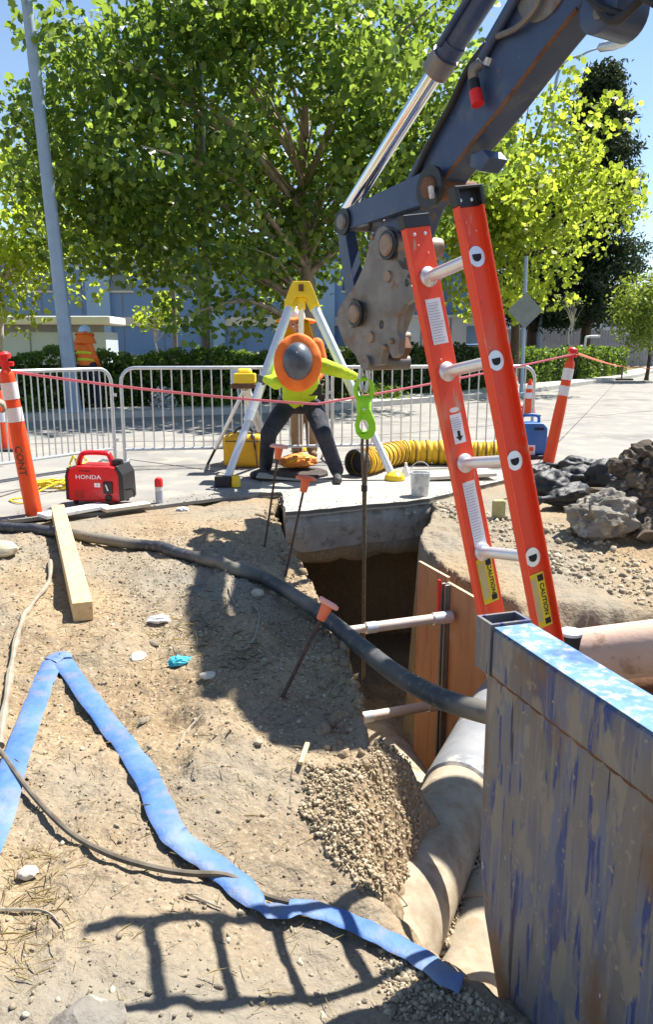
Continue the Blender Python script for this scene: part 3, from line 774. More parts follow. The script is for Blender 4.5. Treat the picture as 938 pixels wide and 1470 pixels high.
t = thing('pale_building', 'long pale grey flat roofed building behind the grey board fence', 'building', (22, 62, 0.1))
MB().box((24, 68, 3.0), (44, 10, 5.8)).build('wall', M_palewall, t, 0)
MB().box((24, 68, 6.0), (44.6, 10.6, 0.3)).build('roof', M_galv, t, 0)
for k in range(7):
    w = MB().box((5.5 + k * 6.0, 62.98, 3.7), (2.6, 0.12, 1.3)).build('window', M_glass, t, 0)
    MB().box((5.5 + k * 6.0, 62.95, 2.95), (2.9, 0.2, 0.12)).build('sill', M_palewall, w, 0)
t = thing('pale_annex', 'white walled annex behind the dark hedge right of the tripod', 'building', (5, 43.5, 0.1))
MB().box((4.4, 44.2, 1.55), (6.6, 2.0, 2.9)).build('wall', M_palewall, t, 0)
MB().box((4.4, 44.2, 3.06), (6.9, 2.3, 0.14)).build('roof', M_galv, t, 0)
for k in range(4): MB().box((2.0 + k * 1.6, 43.18, 1.6), (0.08, 0.06, 2.7)).build('mullion', M_slat, t, 0)
# grey board fence, boards one by one
t = thing('board_fence', 'tall grey vertical board fence behind the trees at the right', 'fence', (16, 50, 0.1))
fa, fb = Vector((5.6, 47.0, 0.1)), Vector((25.0, 55.0, 0.1))
d = (fb - fa).normalized(); nb = 80; step_ = (fb - fa).length / nb
first = MB().box((fa.x, fa.y, 1.35), (0.225, 0.04, 2.4), Matrix.Rotation(math.atan2(d.y, d.x), 3, 'Z')).build('board', M_slat, t, 0)
for k in range(1, nb): piece('board', first, t, d * (k * step_) + Vector((0, 0, 0.03 * (k % 3 - 1))))
MB().bar(fa + Vector((0, .06, 2.2)), fb + Vector((0, .06, 2.2)), 0.05, 0.1).build('rail', M_slat, t, 0)
for k in range(9):
    p = fa.lerp(fb, k / 8); MB().box((p.x, p.y + 0.12, 1.3), (0.1, 0.1, 2.5)).build('post', M_slat, t, 0)
# low pale kiosk with a flat white roof, far left
t = thing('utility_kiosk', 'low pale kiosk with flat white roof behind the leaning pole', 'kiosk', (-10.2, 27.5, 0.1))
MB().box((-9.7, 27.8, 1.0), (4.2, 1.6, 1.8)).build('wall', M_kiosk, t, 0, bevel=.02)
MB().box((-9.7, 27.8, 2.28), (4.7, 2.1, 0.28)).build('roof', M_white, t, 0, bevel=.05)
MB().box((-9.7, 27.02, 2.02), (4.1, 0.06, 0.24)).build('vent_slot', M_slat, t, 0)
for k in range(4): MB().box((-11.2 + k * 1.0, 26.985, 1.0), (0.03, 0.02, 1.75)).build('panel_joint', M_slat, t, 0)

# ------------------------------------------------------------------ poles, sign, lamps
pb = P(107, 600); pb.z = 0.12
ptop = Q(38, 0, pb.y)
t = thing('lamp_pole', 'tall blue grey lamp pole leaning at the left behind the barricade', 'lamp pole', pb)
dd = (ptop - pb)
MB().tube([pb + dd * k / 6 for k in range(7)] + [pb + dd * 1.08 + Vector((-0.25, 0, 0)), pb + dd * 1.12 + Vector((-0.9, 0, 0.05))], [0.15, .14, .13, .122, .114, .106, .10, .08, .06], 12).build('pole', M_polep, t)
MB().box(pb + Vector((0, 0, 0.03)), (0.42, 0.42, 0.06)).build('base_plate', M_polep, t, 0, bevel=.008)
MB().box(pb + dd * 1.12 + Vector((-1.2, 0, 0.03)), (0.6, 0.22, 0.12)).build('lamp_head', M_galv, t, 0, bevel=.03)
p2 = Vector((-2.95, 19.4, 0.12))
t = thing('utility_pole', 'weathered wooden utility pole with pale conduit left of the tripod', 'pole', p2)
MB().tube([p2, p2 + Vector((-0.02, 0, 4)), p2 + Vector((-0.05, 0, 9))], [0.15, .14, .11], 12).build('pole', M_wood, t)
MB().tube([p2 + Vector((0.13, -0.1, 0)), p2 + Vector((0.1, -0.1, 4)), p2 + Vector((0.06, -.1, 8))], .045, 8).build('conduit', M_polep, t)
p2 = Vector((-5.6, 29.0, 0.12))
t = thing('thin_pole', 'thin dark pole standing right of the sapling', 'pole', p2)
MB().tube([p2, p2 + Vector((0.0, 0, 5))], [0.09, .07], 10).build('pole', M_wood, t)
MB().box(p2 + Vector((0, 0, 0.03)), (0.3, 0.3, 0.06)).build('base_plate', M_wood, t, 0)
ps = P(749, 574); ps.z = 0.12
t = thing('street_sign', 'back of a grey diamond street sign on a pole right of the ladder', 'sign', ps)
st_ = Q(756, 368, ps.y)
MB().tube([ps, st_], [0.055, .05], 10).build('pole', M_polep, t)
c = Q(754, 446, ps.y); w = 0.46
MB().prism([c + Vector((0, -.07, w)), c + Vector((w, -.07, 0)), c + Vector((0, -.07, -w)), c + Vector((-w, -.07, 0))], (0, 0.012, 0)).build('sign_panel', M_pl2, t, 0)
MB().box(ps + Vector((0, 0, .04)), (0.28, 0.28, 0.08)).build('base_plate', M_polep, t, 0, bevel=.02)
# small steel hoop and box
t = thing('street_lamp', 'distant street lamp arm with a pale head below the stick at the upper right', 'street lamp', Q(700, 500, 40))
base = Q(775, 480, 40); base.z = 0.1; e = Q(885, 62, 40)
j = Q(800, 112, 40)
MB().tube(curve_pts([base, base.lerp(j, 0.6), j, Q(838, 78, 40), Q(866, 68, 40)], 6), [0.11 - 0.003 * k for k in range(25)], 9).build('pole', M_polep, t)
MB().lathe([(0.02, -0.95), (0.2, -0.8), (0.26, -0.2), (0.2, 0.4), (0.08, 0.62)], Q(886, 63, 40), 12, axis=(0.97, 0, 0.2), sy=0.6).build('lamp_head', M_galv, t)
bx = Vector((-1.95, 17.0, 0.12))
t = thing('meter_box', 'small pale box on a short post behind the middle barricade', 'meter box', bx)
MB().box(bx + Vector((0, 0, 0.62)), (0.26, 0.18, 0.34)).build('box', M_label, t, 0, bevel=.01)
MB().tube([bx, bx + Vector((0, 0, .46))], .03, 8).build('post', M_galv, t)
bx = Vector((10.9, 33.0, .12))
t = thing('bike_hoop', 'small white metal hoop before the grey board fence', 'hoop', bx)
MB().tube(curve_pts([bx, bx + Vector((0, 0, 1.5)), bx + Vector((.1, 0, 1.7)), bx + Vector((.6, 0, 1.72))], 5), .05, 8).build('hoop', M_white, t)
MB().box(bx + Vector((0, 0, 0.03)), (0.25, 0.25, 0.06)).build('base_plate', M_galv, t, 0)

# parked blue car glimpsed right of the ladder
c0 = Vector((6.4, 36.0, 0.1))
t = thing('parked_car', 'low blue car parked beyond the hedge by the sign pole', 'car', c0)
prof = [(-2.1, .35), (-2.15, .75), (-1.9, .95), (-1.2, 1.02), (-.7, 1.42), (.6, 1.45), (1.2, 1.05), (1.95, .95), (2.15, .7), (2.1, .35)]
MB().prism([c0 + Vector((a, -.85, b)) for a, b in prof], (0, 1.7, 0)).build('body', M_blower, t, 30, bevel=.06)
MB().prism([c0 + Vector((a, -.87, b)) for a, b in ((-1.1, 1.03), (-.66, 1.36), (.56, 1.38), (1.05, 1.05))], (0, 1.74, 0)).build('window', M_glass, t, 0)
for dx in (-1.35, 1.35):
    for dy in (-.82, .82):
        w = MB().lathe([(.1, -.1), (.32, -.1), (.34, 0), (.32, .1), (.1, .1)], c0 + Vector((dx, dy, .34)), 18, axis=(0, 1, 0)).build('wheel', M_black, t)
for dx in (-2.14, 2.14):
    MB().box(c0 + Vector((dx, -.55, .72)), (.06, .3, .14)).build('headlight', M_label, t, 0)
    MB().box(c0 + Vector((dx, .55, .72)), (.06, .3, .14)).build('headlight', M_label, t, 0)

# ------------------------------------------------------------------ steel crowd barricades, every bar a part
def barricade(label, a0, a1, z0, ht, low, nbar, group='steel crowd barricades'):
    a, b = Vector((a0.x, a0.y, z0)), Vector((a1.x, a1.y, z0))
    t = thing('barricade', label, 'barricade', (a + b) / 2, 0, group)
    d = (b - a); L = d.length; d.normalize(); up = Vector((0, 0, 1)); r = 0.16
    pts = [a, a + up * (ht - r)]
    for k in range(1, 6):
        g = math.pi / 2 * k / 5; pts.append(a + d * (r - r * math.cos(g)) + up * (ht - r + r * math.sin(g)))
    for k in range(6):
        g = math.pi / 2 * k / 5; pts.append(b - d * (r - r * math.sin(g)) + up * (ht - r + r * math.cos(g)))
    pts.append(b)
    MB().tube(pts, 0.021, 10).build('frame', M_galv, t)
    MB().tube([a + up * low + d * 0.01, b + up * low - d * 0.01], 0.017, 8).build('bottom_rail', M_galv, t)
    first = None
    M = root_matrix(t).inverted()
    for k in range(1, nbar):
        p = a + d * (L * k / nbar)
        if first is None:
            first = MB().tube([p + up * low, p + up * (ht - 0.012)], 0.0085, 6).build('bar', M_galv, t); p0 = p
        else: piece('bar', first, t, p - p0)
    s = Vector((-d.y, d.x, 0))
    for p in (a + d * .02, b - d * .02):
        MB().tube([p - s * 0.28 + up * .015, p - s * .2 + up * .05, p + s * .2 + up * .05, p + s * 0.28 + up * .015], 0.016, 8).build('foot', M_galv, t)
    for h in (low + .1, ht - .3):
        MB().box(b + up * h + d * 0.03, (0.06, 0.03, 0.035)).build('hook', M_galv, t, 0)
    return t
Lb0, Lb1 = P(-70, 705), P(166, 668)
barricade('galvanised barricade at the left behind the red generator, angled away', Lb0, Lb1, 0.0, 1.12, 0.2, 25)
Mb0, Mb1, Mb2 = P(180, 669), P(470, 662), P(762, 654)
barricade('galvanised barricade in the middle behind the tripod', Mb0, Mb1, 0.0, 1.13, 0.19, 21)
barricade('galvanised barricade behind the green hook and the ladder', Mb1 + Vector((.06, 0, 0)), Mb2, 0.0, 1.13, 0.19, 21)

# ------------------------------------------------------------------ delineator posts and cones
def delineator(label, foot, top, r0, r1, lean_label=None, word=None):
    t = thing('delineator', label, 'delineator post', foot, 0, 'orange delineator posts')
    d = top - foot; L = d.length; d.normalize()
    prof = [(r0, 0), (r0 * .98, L * .45), (r1 * 1.08, L * .56), (r1, L * .86), (r1 * .9, L * .88), (r1 * .55, L * .9)]
    MB().lathe(prof, foot, 22, axis=d).build('post', M_orange, t)
    for f0, f1 in ((0.585, 0.67), (0.72, 0.82)):
        MB().lathe([(r1 * 1.10, L * f0), (r1 * 1.10, L * f1)], foot, 22, axis=d, caps=False).build('reflective_band', M_refl, t)
    MB().lathe([(r1 * .5, L * .89), (r1 * .5, L * .955), (r1 * .95, L * .96), (r1 * 1.0, L * .985), (r1 * .6, L)], foot, 18, axis=d).build('handle', M_redp, t)
    s = Vector((1, 0, 0))
    MB().tube([foot + d * L * .93 - s * r1 * 1.2, foot + d * L * .93 + s * r1 * 1.2], r1 * .3, 8).build('handle_bar', M_redp, t)
    n = 24
    b = foot + Vector((0, 0, 0.005))
    if word:
        side = Vector((0, -1, 0)); side = (side - d * side.dot(d)).normalized()
        text('lettering', word, 0.085, frame(foot + d * L * .35 + side * (r0 * 1.0 + .001), -d, d.cross(side) * 1.0), M_rust, t)
    return t
delineator('orange delineator post with white bands leaning left at the left edge', P(49, 739), Q(3, 505, P(49, 739).y - 0.05), 0.068, 0.058, word='CONT')
fr = P(788, 664)
delineator('orange delineator post with white bands leaning right beside the blue blower', fr, Q(824, 499, fr.y + .1), 0.068, 0.056)
def cone(label, p, h):
    t = thing('traffic_cone', label, 'traffic cone', p, 0, 'orange traffic cones')
    MB().lathe([(h * .2, .03), (h * .05, h * .97), (h * .035, h)], p, 20).build('cone', M_orange, t)
    MB().box(p + Vector((0, 0, .018)), (h * .56, h * .56, .036)).build('base', M_black, t, 0, bevel=.008)
    f = lambda z: h * .2 - (z - .03) / (h * .94) * h * .15 + .003
    for a, b in ((.48 * h, .64 * h), (.74 * h, .84 * h)):
        MB().lathe([(f(a), a), (f(b), b)], p, 20, caps=False).build('reflective_band', M_refl, t)
cone('orange traffic cone on the road right of the ladder', P(759, 597), 0.74)
cone('orange traffic cone half cut by the left edge behind the delineator', P(6, 646), 0.80)
cone('farther orange traffic cone beside the sign pole, mostly hidden', P(739, 585), 0.72)

# ------------------------------------------------------------------ tapes
def sag(a, b, s, n=14): return [a.lerp(b, k / n) - Vector((0, 0, s * 4 * (k / n) * (1 - k / n))) for k in range(n + 1)]
ta, tb = Q(14, 533, P(49, 739).y), Q(826, 508, fr.y + .06)
t = tag(MB().tube(sag(ta, Q(455, 580, 7.0), 0.03) + sag(Q(455, 580, 7.0), tb, 0.02)[1:], 1, 8, flat=(0.003, 0.011)).build('barrier_tape', M_pink, None), 'pink tape strung from the left delineator across the tripod to the right one', 'tape')
pp = P(893, 546)
pk = Q(895, 526, pp.y)
tag(MB().tube(sag(tb + Vector((0.04, 0, 0)), pk, .03) + sag(pk, Q(1010, 533, 24), .02)[1:], 1, 8, flat=(.004, .016)).build('barrier_rope', M_cap), 'orange tape running from the right delineator to a short post by the kerb', 'tape')
t = thing('short_post', 'short dark post holding the orange tape by the far kerb', 'post', (pp.x, pp.y, 0))
MB().tube([pp, pk + Vector((0, 0, .1))], .035, 8).build('post', M_wood, t)
MB().box(pp + Vector((0, 0, .04)), (.9, .35, .08)).build('base', M_iron, t, 0, bevel=.02)

# ------------------------------------------------------------------ people
def capsule(mb, a, ra, b, rb, n=12):
    a, b = Vector(a), Vector(b); d = b - a; L = d.length
    if L < 1e-5: mb.ball(a, ra); return
    pr = []
    for k in range(5):
        g = math.pi / 2 * k / 4; pr.append((max(ra * math.sin(g), 1e-4), -ra * math.cos(g)))
    for k in range(5):
        g = math.pi / 2 * k / 4; pr.append((max(rb * math.cos(g), 1e-4), L + rb * math.sin(g)))
    mb.lathe(pr, a, n, axis=d)
def remesh(name, segs, balls, mats, parent, voxel=0.013, it=3):
    mb = MB()
    for a, ra, b, rb, m in segs: capsule(mb, a, ra, b, rb)
    for c, r, m, rot in balls: mb.ball(c, r, rot=rot)
    o = mb.build(name, [M_skin], parent, 0)
    md = o.modifiers.new('remesh', 'REMESH'); md.mode = 'VOXEL'; md.voxel_size = voxel
    sm = o.modifiers.new('smooth', 'SMOOTH'); sm.factor = 0.5; sm.iterations = it
    dg = bpy.context.evaluated_depsgraph_get()
    me = bpy.data.meshes.new_from_object(o.evaluated_get(dg)); o.modifiers.clear()
    old = o.data; o.data = me; bpy.data.meshes.remove(old); me.name = name
    me.materials.clear()
    for m in mats: me.materials.append(m)
    n = len(me.polygons); cen = np.empty(n * 3); me.polygons.foreach_get('center', cen)
    M = np.array(root_matrix(o)); cen = cen.reshape(-1, 3) @ M[:3, :3].T + M[:3, 3]
    best = np.full(n, 1e9); mi = np.zeros(n, int)
    for a, ra, b, rb, m in segs:
        a_, b_ = np.array(a), np.array(b); e = b_ - a_
        t = np.clip(((cen - a_) @ e) / (e @ e + 1e-9), 0, 1)
        dd = np.linalg.norm(cen - a_ - t[:, None] * e, axis=1) - (ra + (rb - ra) * t)
        w = dd < best; best[w] = dd[w]; mi[w] = m
    for c, r, m, rot in balls:
        rr_ = np.array(r if isinstance(r, (tuple, list)) else (r, r, r)); q = cen - np.array(c)
        if rot is not None: q = q @ np.array(rot)
        l = np.linalg.norm(q / rr_, axis=1); dd = (l - 1) * rr_.mean()
        w = dd < best; best[w] = dd[w]; mi[w] = m
    me.polygons.foreach_set('material_index', mi.astype(np.int32))
    me.polygons.foreach_set('use_smooth', [True] * n); me.update()
    return o
def hand(segs, w, d, curl, m, side=1):
    """palm, four unequal bent fingers and a thumb at wrist w, pointing along d, closing towards curl"""
    w, d, c = Vector(w), Vector(d).normalized(), Vector(curl).normalized()
    c = (c - d * c.dot(d)).normalized(); s = d.cross(c)
    for k, L in zip((-1.5, -.5, .5, 1.5), (.062, .074, .078, .070)):
        b0 = w + s * .006 * k; b1 = w + d * .085 + s * .019 * k
        segs.append((b0, .017, b1, .014, m))
        k1 = b1 + (d * .75 + c * .65) * L * .55; k2 = k1 + (d * -.1 + c) * L * .5
        segs.append((b1, .0125, k1, .011, m)); segs.append((k1, .011, k2, .0095, m))
    t0 = w + d * .025 + s * side * .028; t1 = t0 + (d * .5 + s * side * .6 + c * .5).normalized() * .045
    segs.append((t0, .016, t1, .013, m)); segs.append((t1, .013, t1 + (d * .7 + c * .8).normalized() * .035, .010, m))
def person(label, loc, J, mats, face=(0, -1, 0), group=None, voxel=0.013, head_mat=0, bulk=1.0):
    """J: joints by name. mats: skin, shirt, trousers, glove, boot. face: where the head looks"""
    t = thing('person', label, 'person', loc, 0, group)
    V = {k: Vector(v) for k, v in J.items()}
    sg, bl = [], []
    pel = (V['hipL'] + V['hipR']) / 2; sh = (V['shL'] + V['shR']) / 2
    wai = pel.lerp(sh, 0.38); ch = pel.lerp(sh, 0.72)
    ax = (V['shR'] - V['shL']).normalized()
    hx = (V['hipR'] - V['hipL']).normalized()
    B = bulk
    sg.append((pel - hx * .07, .125 * B, pel + hx * .07, .125 * B, 2))
    for o_ in (-.065, .065):
        sg.append((pel.lerp(sh, .16) + ax * o_, .118 * B, ch + ax * o_ * 1.15, .128 * B, 1))
    sg.append((sh - ax * .12, .085 * B, sh + ax * .12, .085 * B, 1))
    sg.append((sh, .06, V['neck'], .058, 0))
    for s in 'LR':
        sg.append((V['sh' + s], .080 * B, V['el' + s], .066 * B, 1))
        sg.append((V['el' + s], .066 * B, V['wr' + s], .046 * B, 1))
        sg.append((V['hip' + s], .118 * B, V['kn' + s], .088 * B, 2))
        sg.append((V['kn' + s], .089 * B, V['an' + s], .074 * B, 2))
        f = (V['toe' + s] - V['an' + s])
        heel = V['an' + s] - f.normalized() * .04; heel.z = V['toe' + s].z
        sg.append((V['an' + s] + Vector((0, 0, .06)), .052, heel, .045, 4))
        sg.append((heel, .045, V['toe' + s], .042, 4))
        hd = (V['wr' + s] - V['el' + s])
        hand(sg, V['wr' + s], J.get('hd' + s, hd), J.get('curl' + s, (0, 0, -1)), 3, 1 if s == 'L' else -1)
    fz = Vector(face).normalized(); upv = V['head'] - V['neck']; upv = (upv - fz * upv.dot(fz)).normalized(); sx = upv.cross(fz)
    Rm = Matrix((sx, -fz, upv)).transposed()
    h = V['head']
    bl.append((h + upv * .02, (.078, .098, .105), 0, Rm))
    bl.append((h + fz * .022 - upv * .065, (.058, .070, .058), 0, Rm))
    sg.append((h + fz * .088 + upv * .018, .011, h + fz * .110 - upv * .022, .016, 0))
    for k in (-1, 1): bl.append((h + sx * k * .079 - fz * .005 - upv * .005, (.012, .022, .032), 0, Rm))
    body = remesh('body', sg, bl, mats, t, voxel, 2)
    for k in (-1, 1):
        MB().ball(h + sx * k * .032 + fz * .086 + upv * .008, .011, 8, 6).build('eye', M_label, t)
        MB().bar(h + sx * (k * .032 - .02) + fz * .094 + upv * .032, h + sx * (k * .032 + .02) + fz * .094 + upv * .030, .01, .008).build('eyebrow', M_hair, t, 0)
    MB().bar(h - sx * .024 + fz * .090 - upv * .058, h + sx * .024 + fz * .090 - upv * .058, .012, .009).build('mouth', M_boot, t, 0, bevel=.003)
    return t, h, fz, upv, sx, Rm
def hard_hat(t, c, up, fw, m, brim=0.0, scale=1.0, band=None):
    up, fw = Vector(up).normalized(), Vector(fw).normalized(); sx = up.cross(fw); Rm = Matrix((sx, -fw, up)).transposed()
    pr = [(.118, 0), (.120, .02), (.112, .06), (.092, .10), (.060, .128), (.025, .142), (.002, .145)]
    q = MB(); vs = []
    n = 24
    for r, z in pr:
        for k in range(n):
            g = 2 * math.pi * k / n; vs.append(Vector(c) + (sx * r * .92 * math.cos(g) + fw * r * 1.15 * math.sin(g) + up * z) * scale)
    fs = [(i * n + k, i * n + (k + 1) % n, (i + 1) * n + (k + 1) % n, (i + 1) * n + k) for i in range(len(pr) - 1) for k in range(n)]
    q.add(vs, fs)
    q.bar(Vector(c) + (up * .03 - fw * .12) * scale, Vector(c) + (up * .145 - fw * .02) * scale, .03 * scale, .012 * scale, up=sx)
    hat = q.build('hard_hat', m, t, 60)
    b = MB(); vs = []
    for r0, r1, dz in ((.115, .135, .004), (.15, .172, -.006)):
        for k in range(n):
            g = 2 * math.pi * k / n; f = max(0, math.sin(g)) * .03
            vs.append(Vector(c) + (sx * r0 * math.cos(g) + fw * (r1 + (f if r0 > .13 else 0)) * math.sin(g) + up * dz) * scale)
    b.add(vs, [(k, (k + 1) % n, n + (k + 1) % n, n + k) for k in range(n)])
    pk = b.build('hat_peak', m, t, 60); md = pk.modifiers.new('solid', 'SOLIDIFY'); md.thickness = .006
    if band:
        MB().tube([Vector(c) + (sx * .113 * math.cos(2 * math.pi * k / n) + fw * .142 * math.sin(2 * math.pi * k / n) + up * .018) * scale for k in range(n)], .006 * scale, 6, closed=True).build('hat_band', band, t)
    return hat
def ring_brim(name, c, ax, x, r_in, r_out, m, t, drop=0.03, n=40, sy=1.2):
    """wide fabric sun brim: an annulus in the plane normal to ax"""
    ax, x = Vector(ax).normalized(), Vector(x); x = (x - ax * x.dot(ax)).normalized(); y = ax.cross(x)
    b = MB(); vs = []
    rows = 6
    for j in range(rows):
        f = j / (rows - 1); r = r_in + (r_out - r_in) * f
        for k in range(n):
            g = 2 * math.pi * k / n
            wv = .010 * f * math.sin(5 * g + 1) + .006 * f * math.sin(9 * g)
            vs.append(Vector(c) + x * r * math.cos(g) + y * r * sy * math.sin(g) - ax * (drop * f * f - wv))
    b.add(vs, [(j * n + k, j * n + (k + 1) % n, (j + 1) * n + (k + 1) % n, (j + 1) * n + k) for j in range(rows - 1) for k in range(n)])
    o = b.build(name, m, t, 180); md = o.modifiers.new('solid', 'SOLIDIFY'); md.thickness = .006
    return o

# worker straddling the manhole, bent forward, head down towards the camera
J = dict(anL=P(381, 683) + Vector((0, .06, .10)), anR=P(484, 690) + Vector((0, .06, .10)),
         toeL=P(364, 688) + Vector((0, 0, .045)), toeR=P(486, 696) + Vector((0, 0, .045)),
         knL=Q(386, 622, 7.95), knR=Q(464, 622, 7.78), hipL=Q(413, 578, 8.35), hipR=Q(447, 578, 8.35),
         shL=Q(401, 530, 7.92), shR=Q(463, 525, 7.92), neck=Q(430, 524, 7.80), head=Q(428, 521, 7.66),
         elL=Q(397, 550, 7.62), wrL=Q(384, 545, 7.74), elR=Q(488, 533, 7.85), wrR=Q(508, 540, 7.92),
         hdL=(-.9, .25, .12), curlL=(.4, .8, 0), hdR=(.8, .3, -.1), curlR=(-.3, .9, 0))
w1, h, fz, upv, sx, Rm = person('person in lime shirt and dark trousers bent over the manhole, hat towards the camera', (0, 0, 0) and tuple(P(432, 688)), J, [M_skin, M_hilime, M_navy, M_glove, M_boot], face=(0.05, -.45, -.9), voxel=.012)
hard_hat(w1, h + Vector((0, -.035, .01)), (0.0, -1, .22), (0, -.2, -1), M_hat, scale=1.36)
ring_brim('sun_brim', h + Vector((0, -.075, .01)), (0.0, -1, .18), (1, 0, 0), .128, .236, M_hiorange, w1, sy=1.2)
sh = (J['shL'] + J['shR']) / 2; pel = (J['hipL'] + J['hipR']) / 2
for s, k in (('L', -1), ('R', 1)):
    a = J['sh' + s].lerp(sh, .35) + Vector((0, -.02, .09)); b = pel + Vector((k * .13, -.12, .10))
    MB().tube(curve_pts([a, J['sh' + s].lerp(pel, .45) + Vector((k * -.02, -.15, .0)), b], 6), 1, 8, flat=(.024, .006)).build('harness_strap', M_cap if k > 0 else M_hiorange, w1)
pel_c = pel + Vector((0, 0, .07))
MB().tube([pel_c + Vector((.185 * math.cos(g), .150 * math.sin(g), 0)) for g in [2 * math.pi * k / 24 for k in range(24)]], 1, 8, flat=(.008, .026), closed=True).build('tool_belt', M_boot, w1)
MB().box(pel + Vector((.17, -.24, .15)), (.15, .08, .12)).build('tool_pouch', M_blackp, w1, 0, bevel=.012)
MB().box(pel + Vector((.15, -.284, .16)), (.035, .006, .04)).build('pouch_tag', M_label, w1, 0)
MB().box(pel + Vector((.24, -.06, -.02)), (.07, .09, .24)).build('holster', M_blackp, w1, 0, bevel=.012)
# flaps of an orange vest on his back and sides
def vest(t, shL, shR, hipL, hipR, fw, m, infl=.022, stripe=None):
    sh, pel = (shL + shR) / 2, (hipL + hipR) / 2; ax = (shR - shL).normalized(); up = (sh - pel).normalized()
    fwv = ax.cross(up); fwv = fwv if fwv.dot(Vector(fw)) > 0 else -fwv
    b = MB(); vs = []; n = 28; L = (sh - pel).length
    lv = [(.02, .185, .145), (.25, .19, .148), (.5, .205, .152), (.78, .215, .15), (.95, .20, .13), (1.10, .12, .09)]
    for f, rx, ry in lv:
        for k in range(n):
            g = 2 * math.pi * k / n; vs.append(pel + up * (L * f) + ax * (rx * math.cos(g)) + fwv * (ry * math.sin(g)))
    b.add(vs, [(j * n + k, j * n + (k + 1) % n, (j + 1) * n + (k + 1) % n, (j + 1) * n + k) for j in range(len(lv) - 1) for k in range(n)])
    o = b.build('vest', m, t, 180); md = o.modifiers.new('solid', 'SOLIDIFY'); md.thickness = .008
    for f, rx, ry in ((.30, .196, .154), (.62, .216, .158)):
        MB().tube([pel + up * (L * f) + ax * (rx * math.cos(2 * math.pi * k / n)) + fwv * (ry * math.sin(2 * math.pi * k / n)) for k in range(n)], 1, 8, flat=(.006, .024), closed=True).build('reflective_strip', stripe or M_refl, t)
    return o

# worker standing behind the tripod
g0 = P(438, 656)
x0, y0 = g0.x, g0.y
def rel(x, y, z): return Vector((x0 + x, y0 + y, z))
J = dict(anL=rel(-.10, 0, .1), anR=rel(.09, .05, .1), toeL=rel(-.13, -.18, .045), toeR=rel(.12, -.14, .045), knL=rel(-.10, -.03, .5), knR=rel(.09, .0, .5),
         hipL=rel(-.10, .03, .92), hipR=rel(.08, .03, .92), shL=rel(-.24, 0, 1.40), shR=rel(.16, 0, 1.40), neck=rel(-.06, -.02, 1.52), head=rel(-.10, -.05, 1.635),
         elL=rel(-.36, -.06, 1.14), wrL=rel(-.30, -.24, 1.02), elR=rel(.24, -.02, 1.12), wrR=rel(.17, -.22, 1.0))
w2, h, fz, upv, sx, Rm = person('person in white hard hat, orange vest and tan trousers standing behind the tripod', tuple(g0), J, [M_skin, M_hiorange, M_tan, M_glove, M_tanboot], face=(.05, -.96, -.25), voxel=.012)
hard_hat(w2, h + Vector((0, .0, .065)), (0, .05, 1), (0, -1, 0), M_hatw, scale=1.05)
ring_brim('sun_brim', h + Vector((0, 0, .075)), (0, .05, 1), (1, 0, 0), .115, .25, M_hiorange, w2, drop=.04, sy=1.1)
b = MB(); vs = []; n = 18
for j in range(5):
    for k in range(n + 1):
        g = math.pi * (-.02 + 1.04 * k / n); r = .15 + .018 * j
        vs.append(h + Vector((r * math.cos(g), r * .95 * math.sin(g) + .0, .07 - .062 * j)))
b.add(vs, [(j * (n + 1) + k, j * (n + 1) + k + 1, (j + 1) * (n + 1) + k + 1, (j + 1) * (n + 1) + k) for j in range(4) for k in range(n)])
o = b.build('neck_shade', M_yel, w2, 180); o.modifiers.new('solid', 'SOLIDIFY').thickness = .005
MB().ball(h + fz * .062 - upv * .098, (.038, .030, .032), 10, 8).build('beard', M_hair, w2)
vest(w2, J['shL'], J['shR'], J['hipL'], J['hipR'], (0, -1, 0), M_hiorange)

# worker far left on the pavement edge, turned away
g0 = P(137, 592, 0.0); x0, y0 = g0.x, g0.y
J = dict(anL=rel(-.10, .05, .1), anR=rel(.10, -.08, .1), toeL=rel(-.02, .22, .045), toeR=rel(.18, .12, .045), knL=rel(-.14, .06, .47), knR=rel(.10, .03, .47),
         hipL=rel(-.20, -.02, .82), hipR=rel(.00, -.05, .82), shL=rel(-.42, .10, 1.20), shR=rel(-.06, .06, 1.20), neck=rel(-.22, .13, 1.30), head=rel(-.18, .17, 1.40),
         elL=rel(-.48, .14, .95), wrL=rel(-.40, .25, .74), elR=rel(.06, .0, .98), wrR=rel(.10, .16, .82))
for k_ in ('knL', 'knR', 'hipL', 'hipR', 'shL', 'shR', 'neck', 'head', 'elL', 'elR', 'wrL', 'wrR'): J[k_].z *= 1.17
w3, h, fz, upv, sx, Rm = person('person in orange vest and navy trousers far left on the road, seen from behind', tuple(g0), J, [M_skin, M_hiorange, M_navy, M_navy, M_boot], face=(.35, .9, -.25), voxel=.014)
hard_hat(w3, h + Vector((0, 0, .05)), (0, .1, 1), (.3, .9, 0), M_hatb, scale=1.05)
ring_brim('sun_brim', h + Vector((0, 0, .05)), (0, .1, 1), (1, 0, 0), .115, .20, M_hiorange, w3, drop=.06, sy=1.05)
b = MB(); vs = []; n = 18
for j in range(5):
    for k in range(n + 1):
        g = math.pi * (.9 + 1.2 * k / n); r = .15 + .022 * j
        vs.append(h + Vector((r * math.cos(g), r * .95 * math.sin(g), .05 - .06 * j)))
b.add(vs, [(j * (n + 1) + k, j * (n + 1) + k + 1, (j + 1) * (n + 1) + k + 1, (j + 1) * (n + 1) + k) for j in range(4) for k in range(n)])
o = b.build('neck_shade', M_hiorange, w3, 180); o.modifiers.new('solid', 'SOLIDIFY').thickness = .005
vest(w3, J['shL'], J['shR'], J['hipL'], J['hipR'], (0, -1, 0), M_hiorange, stripe=M_hilime)
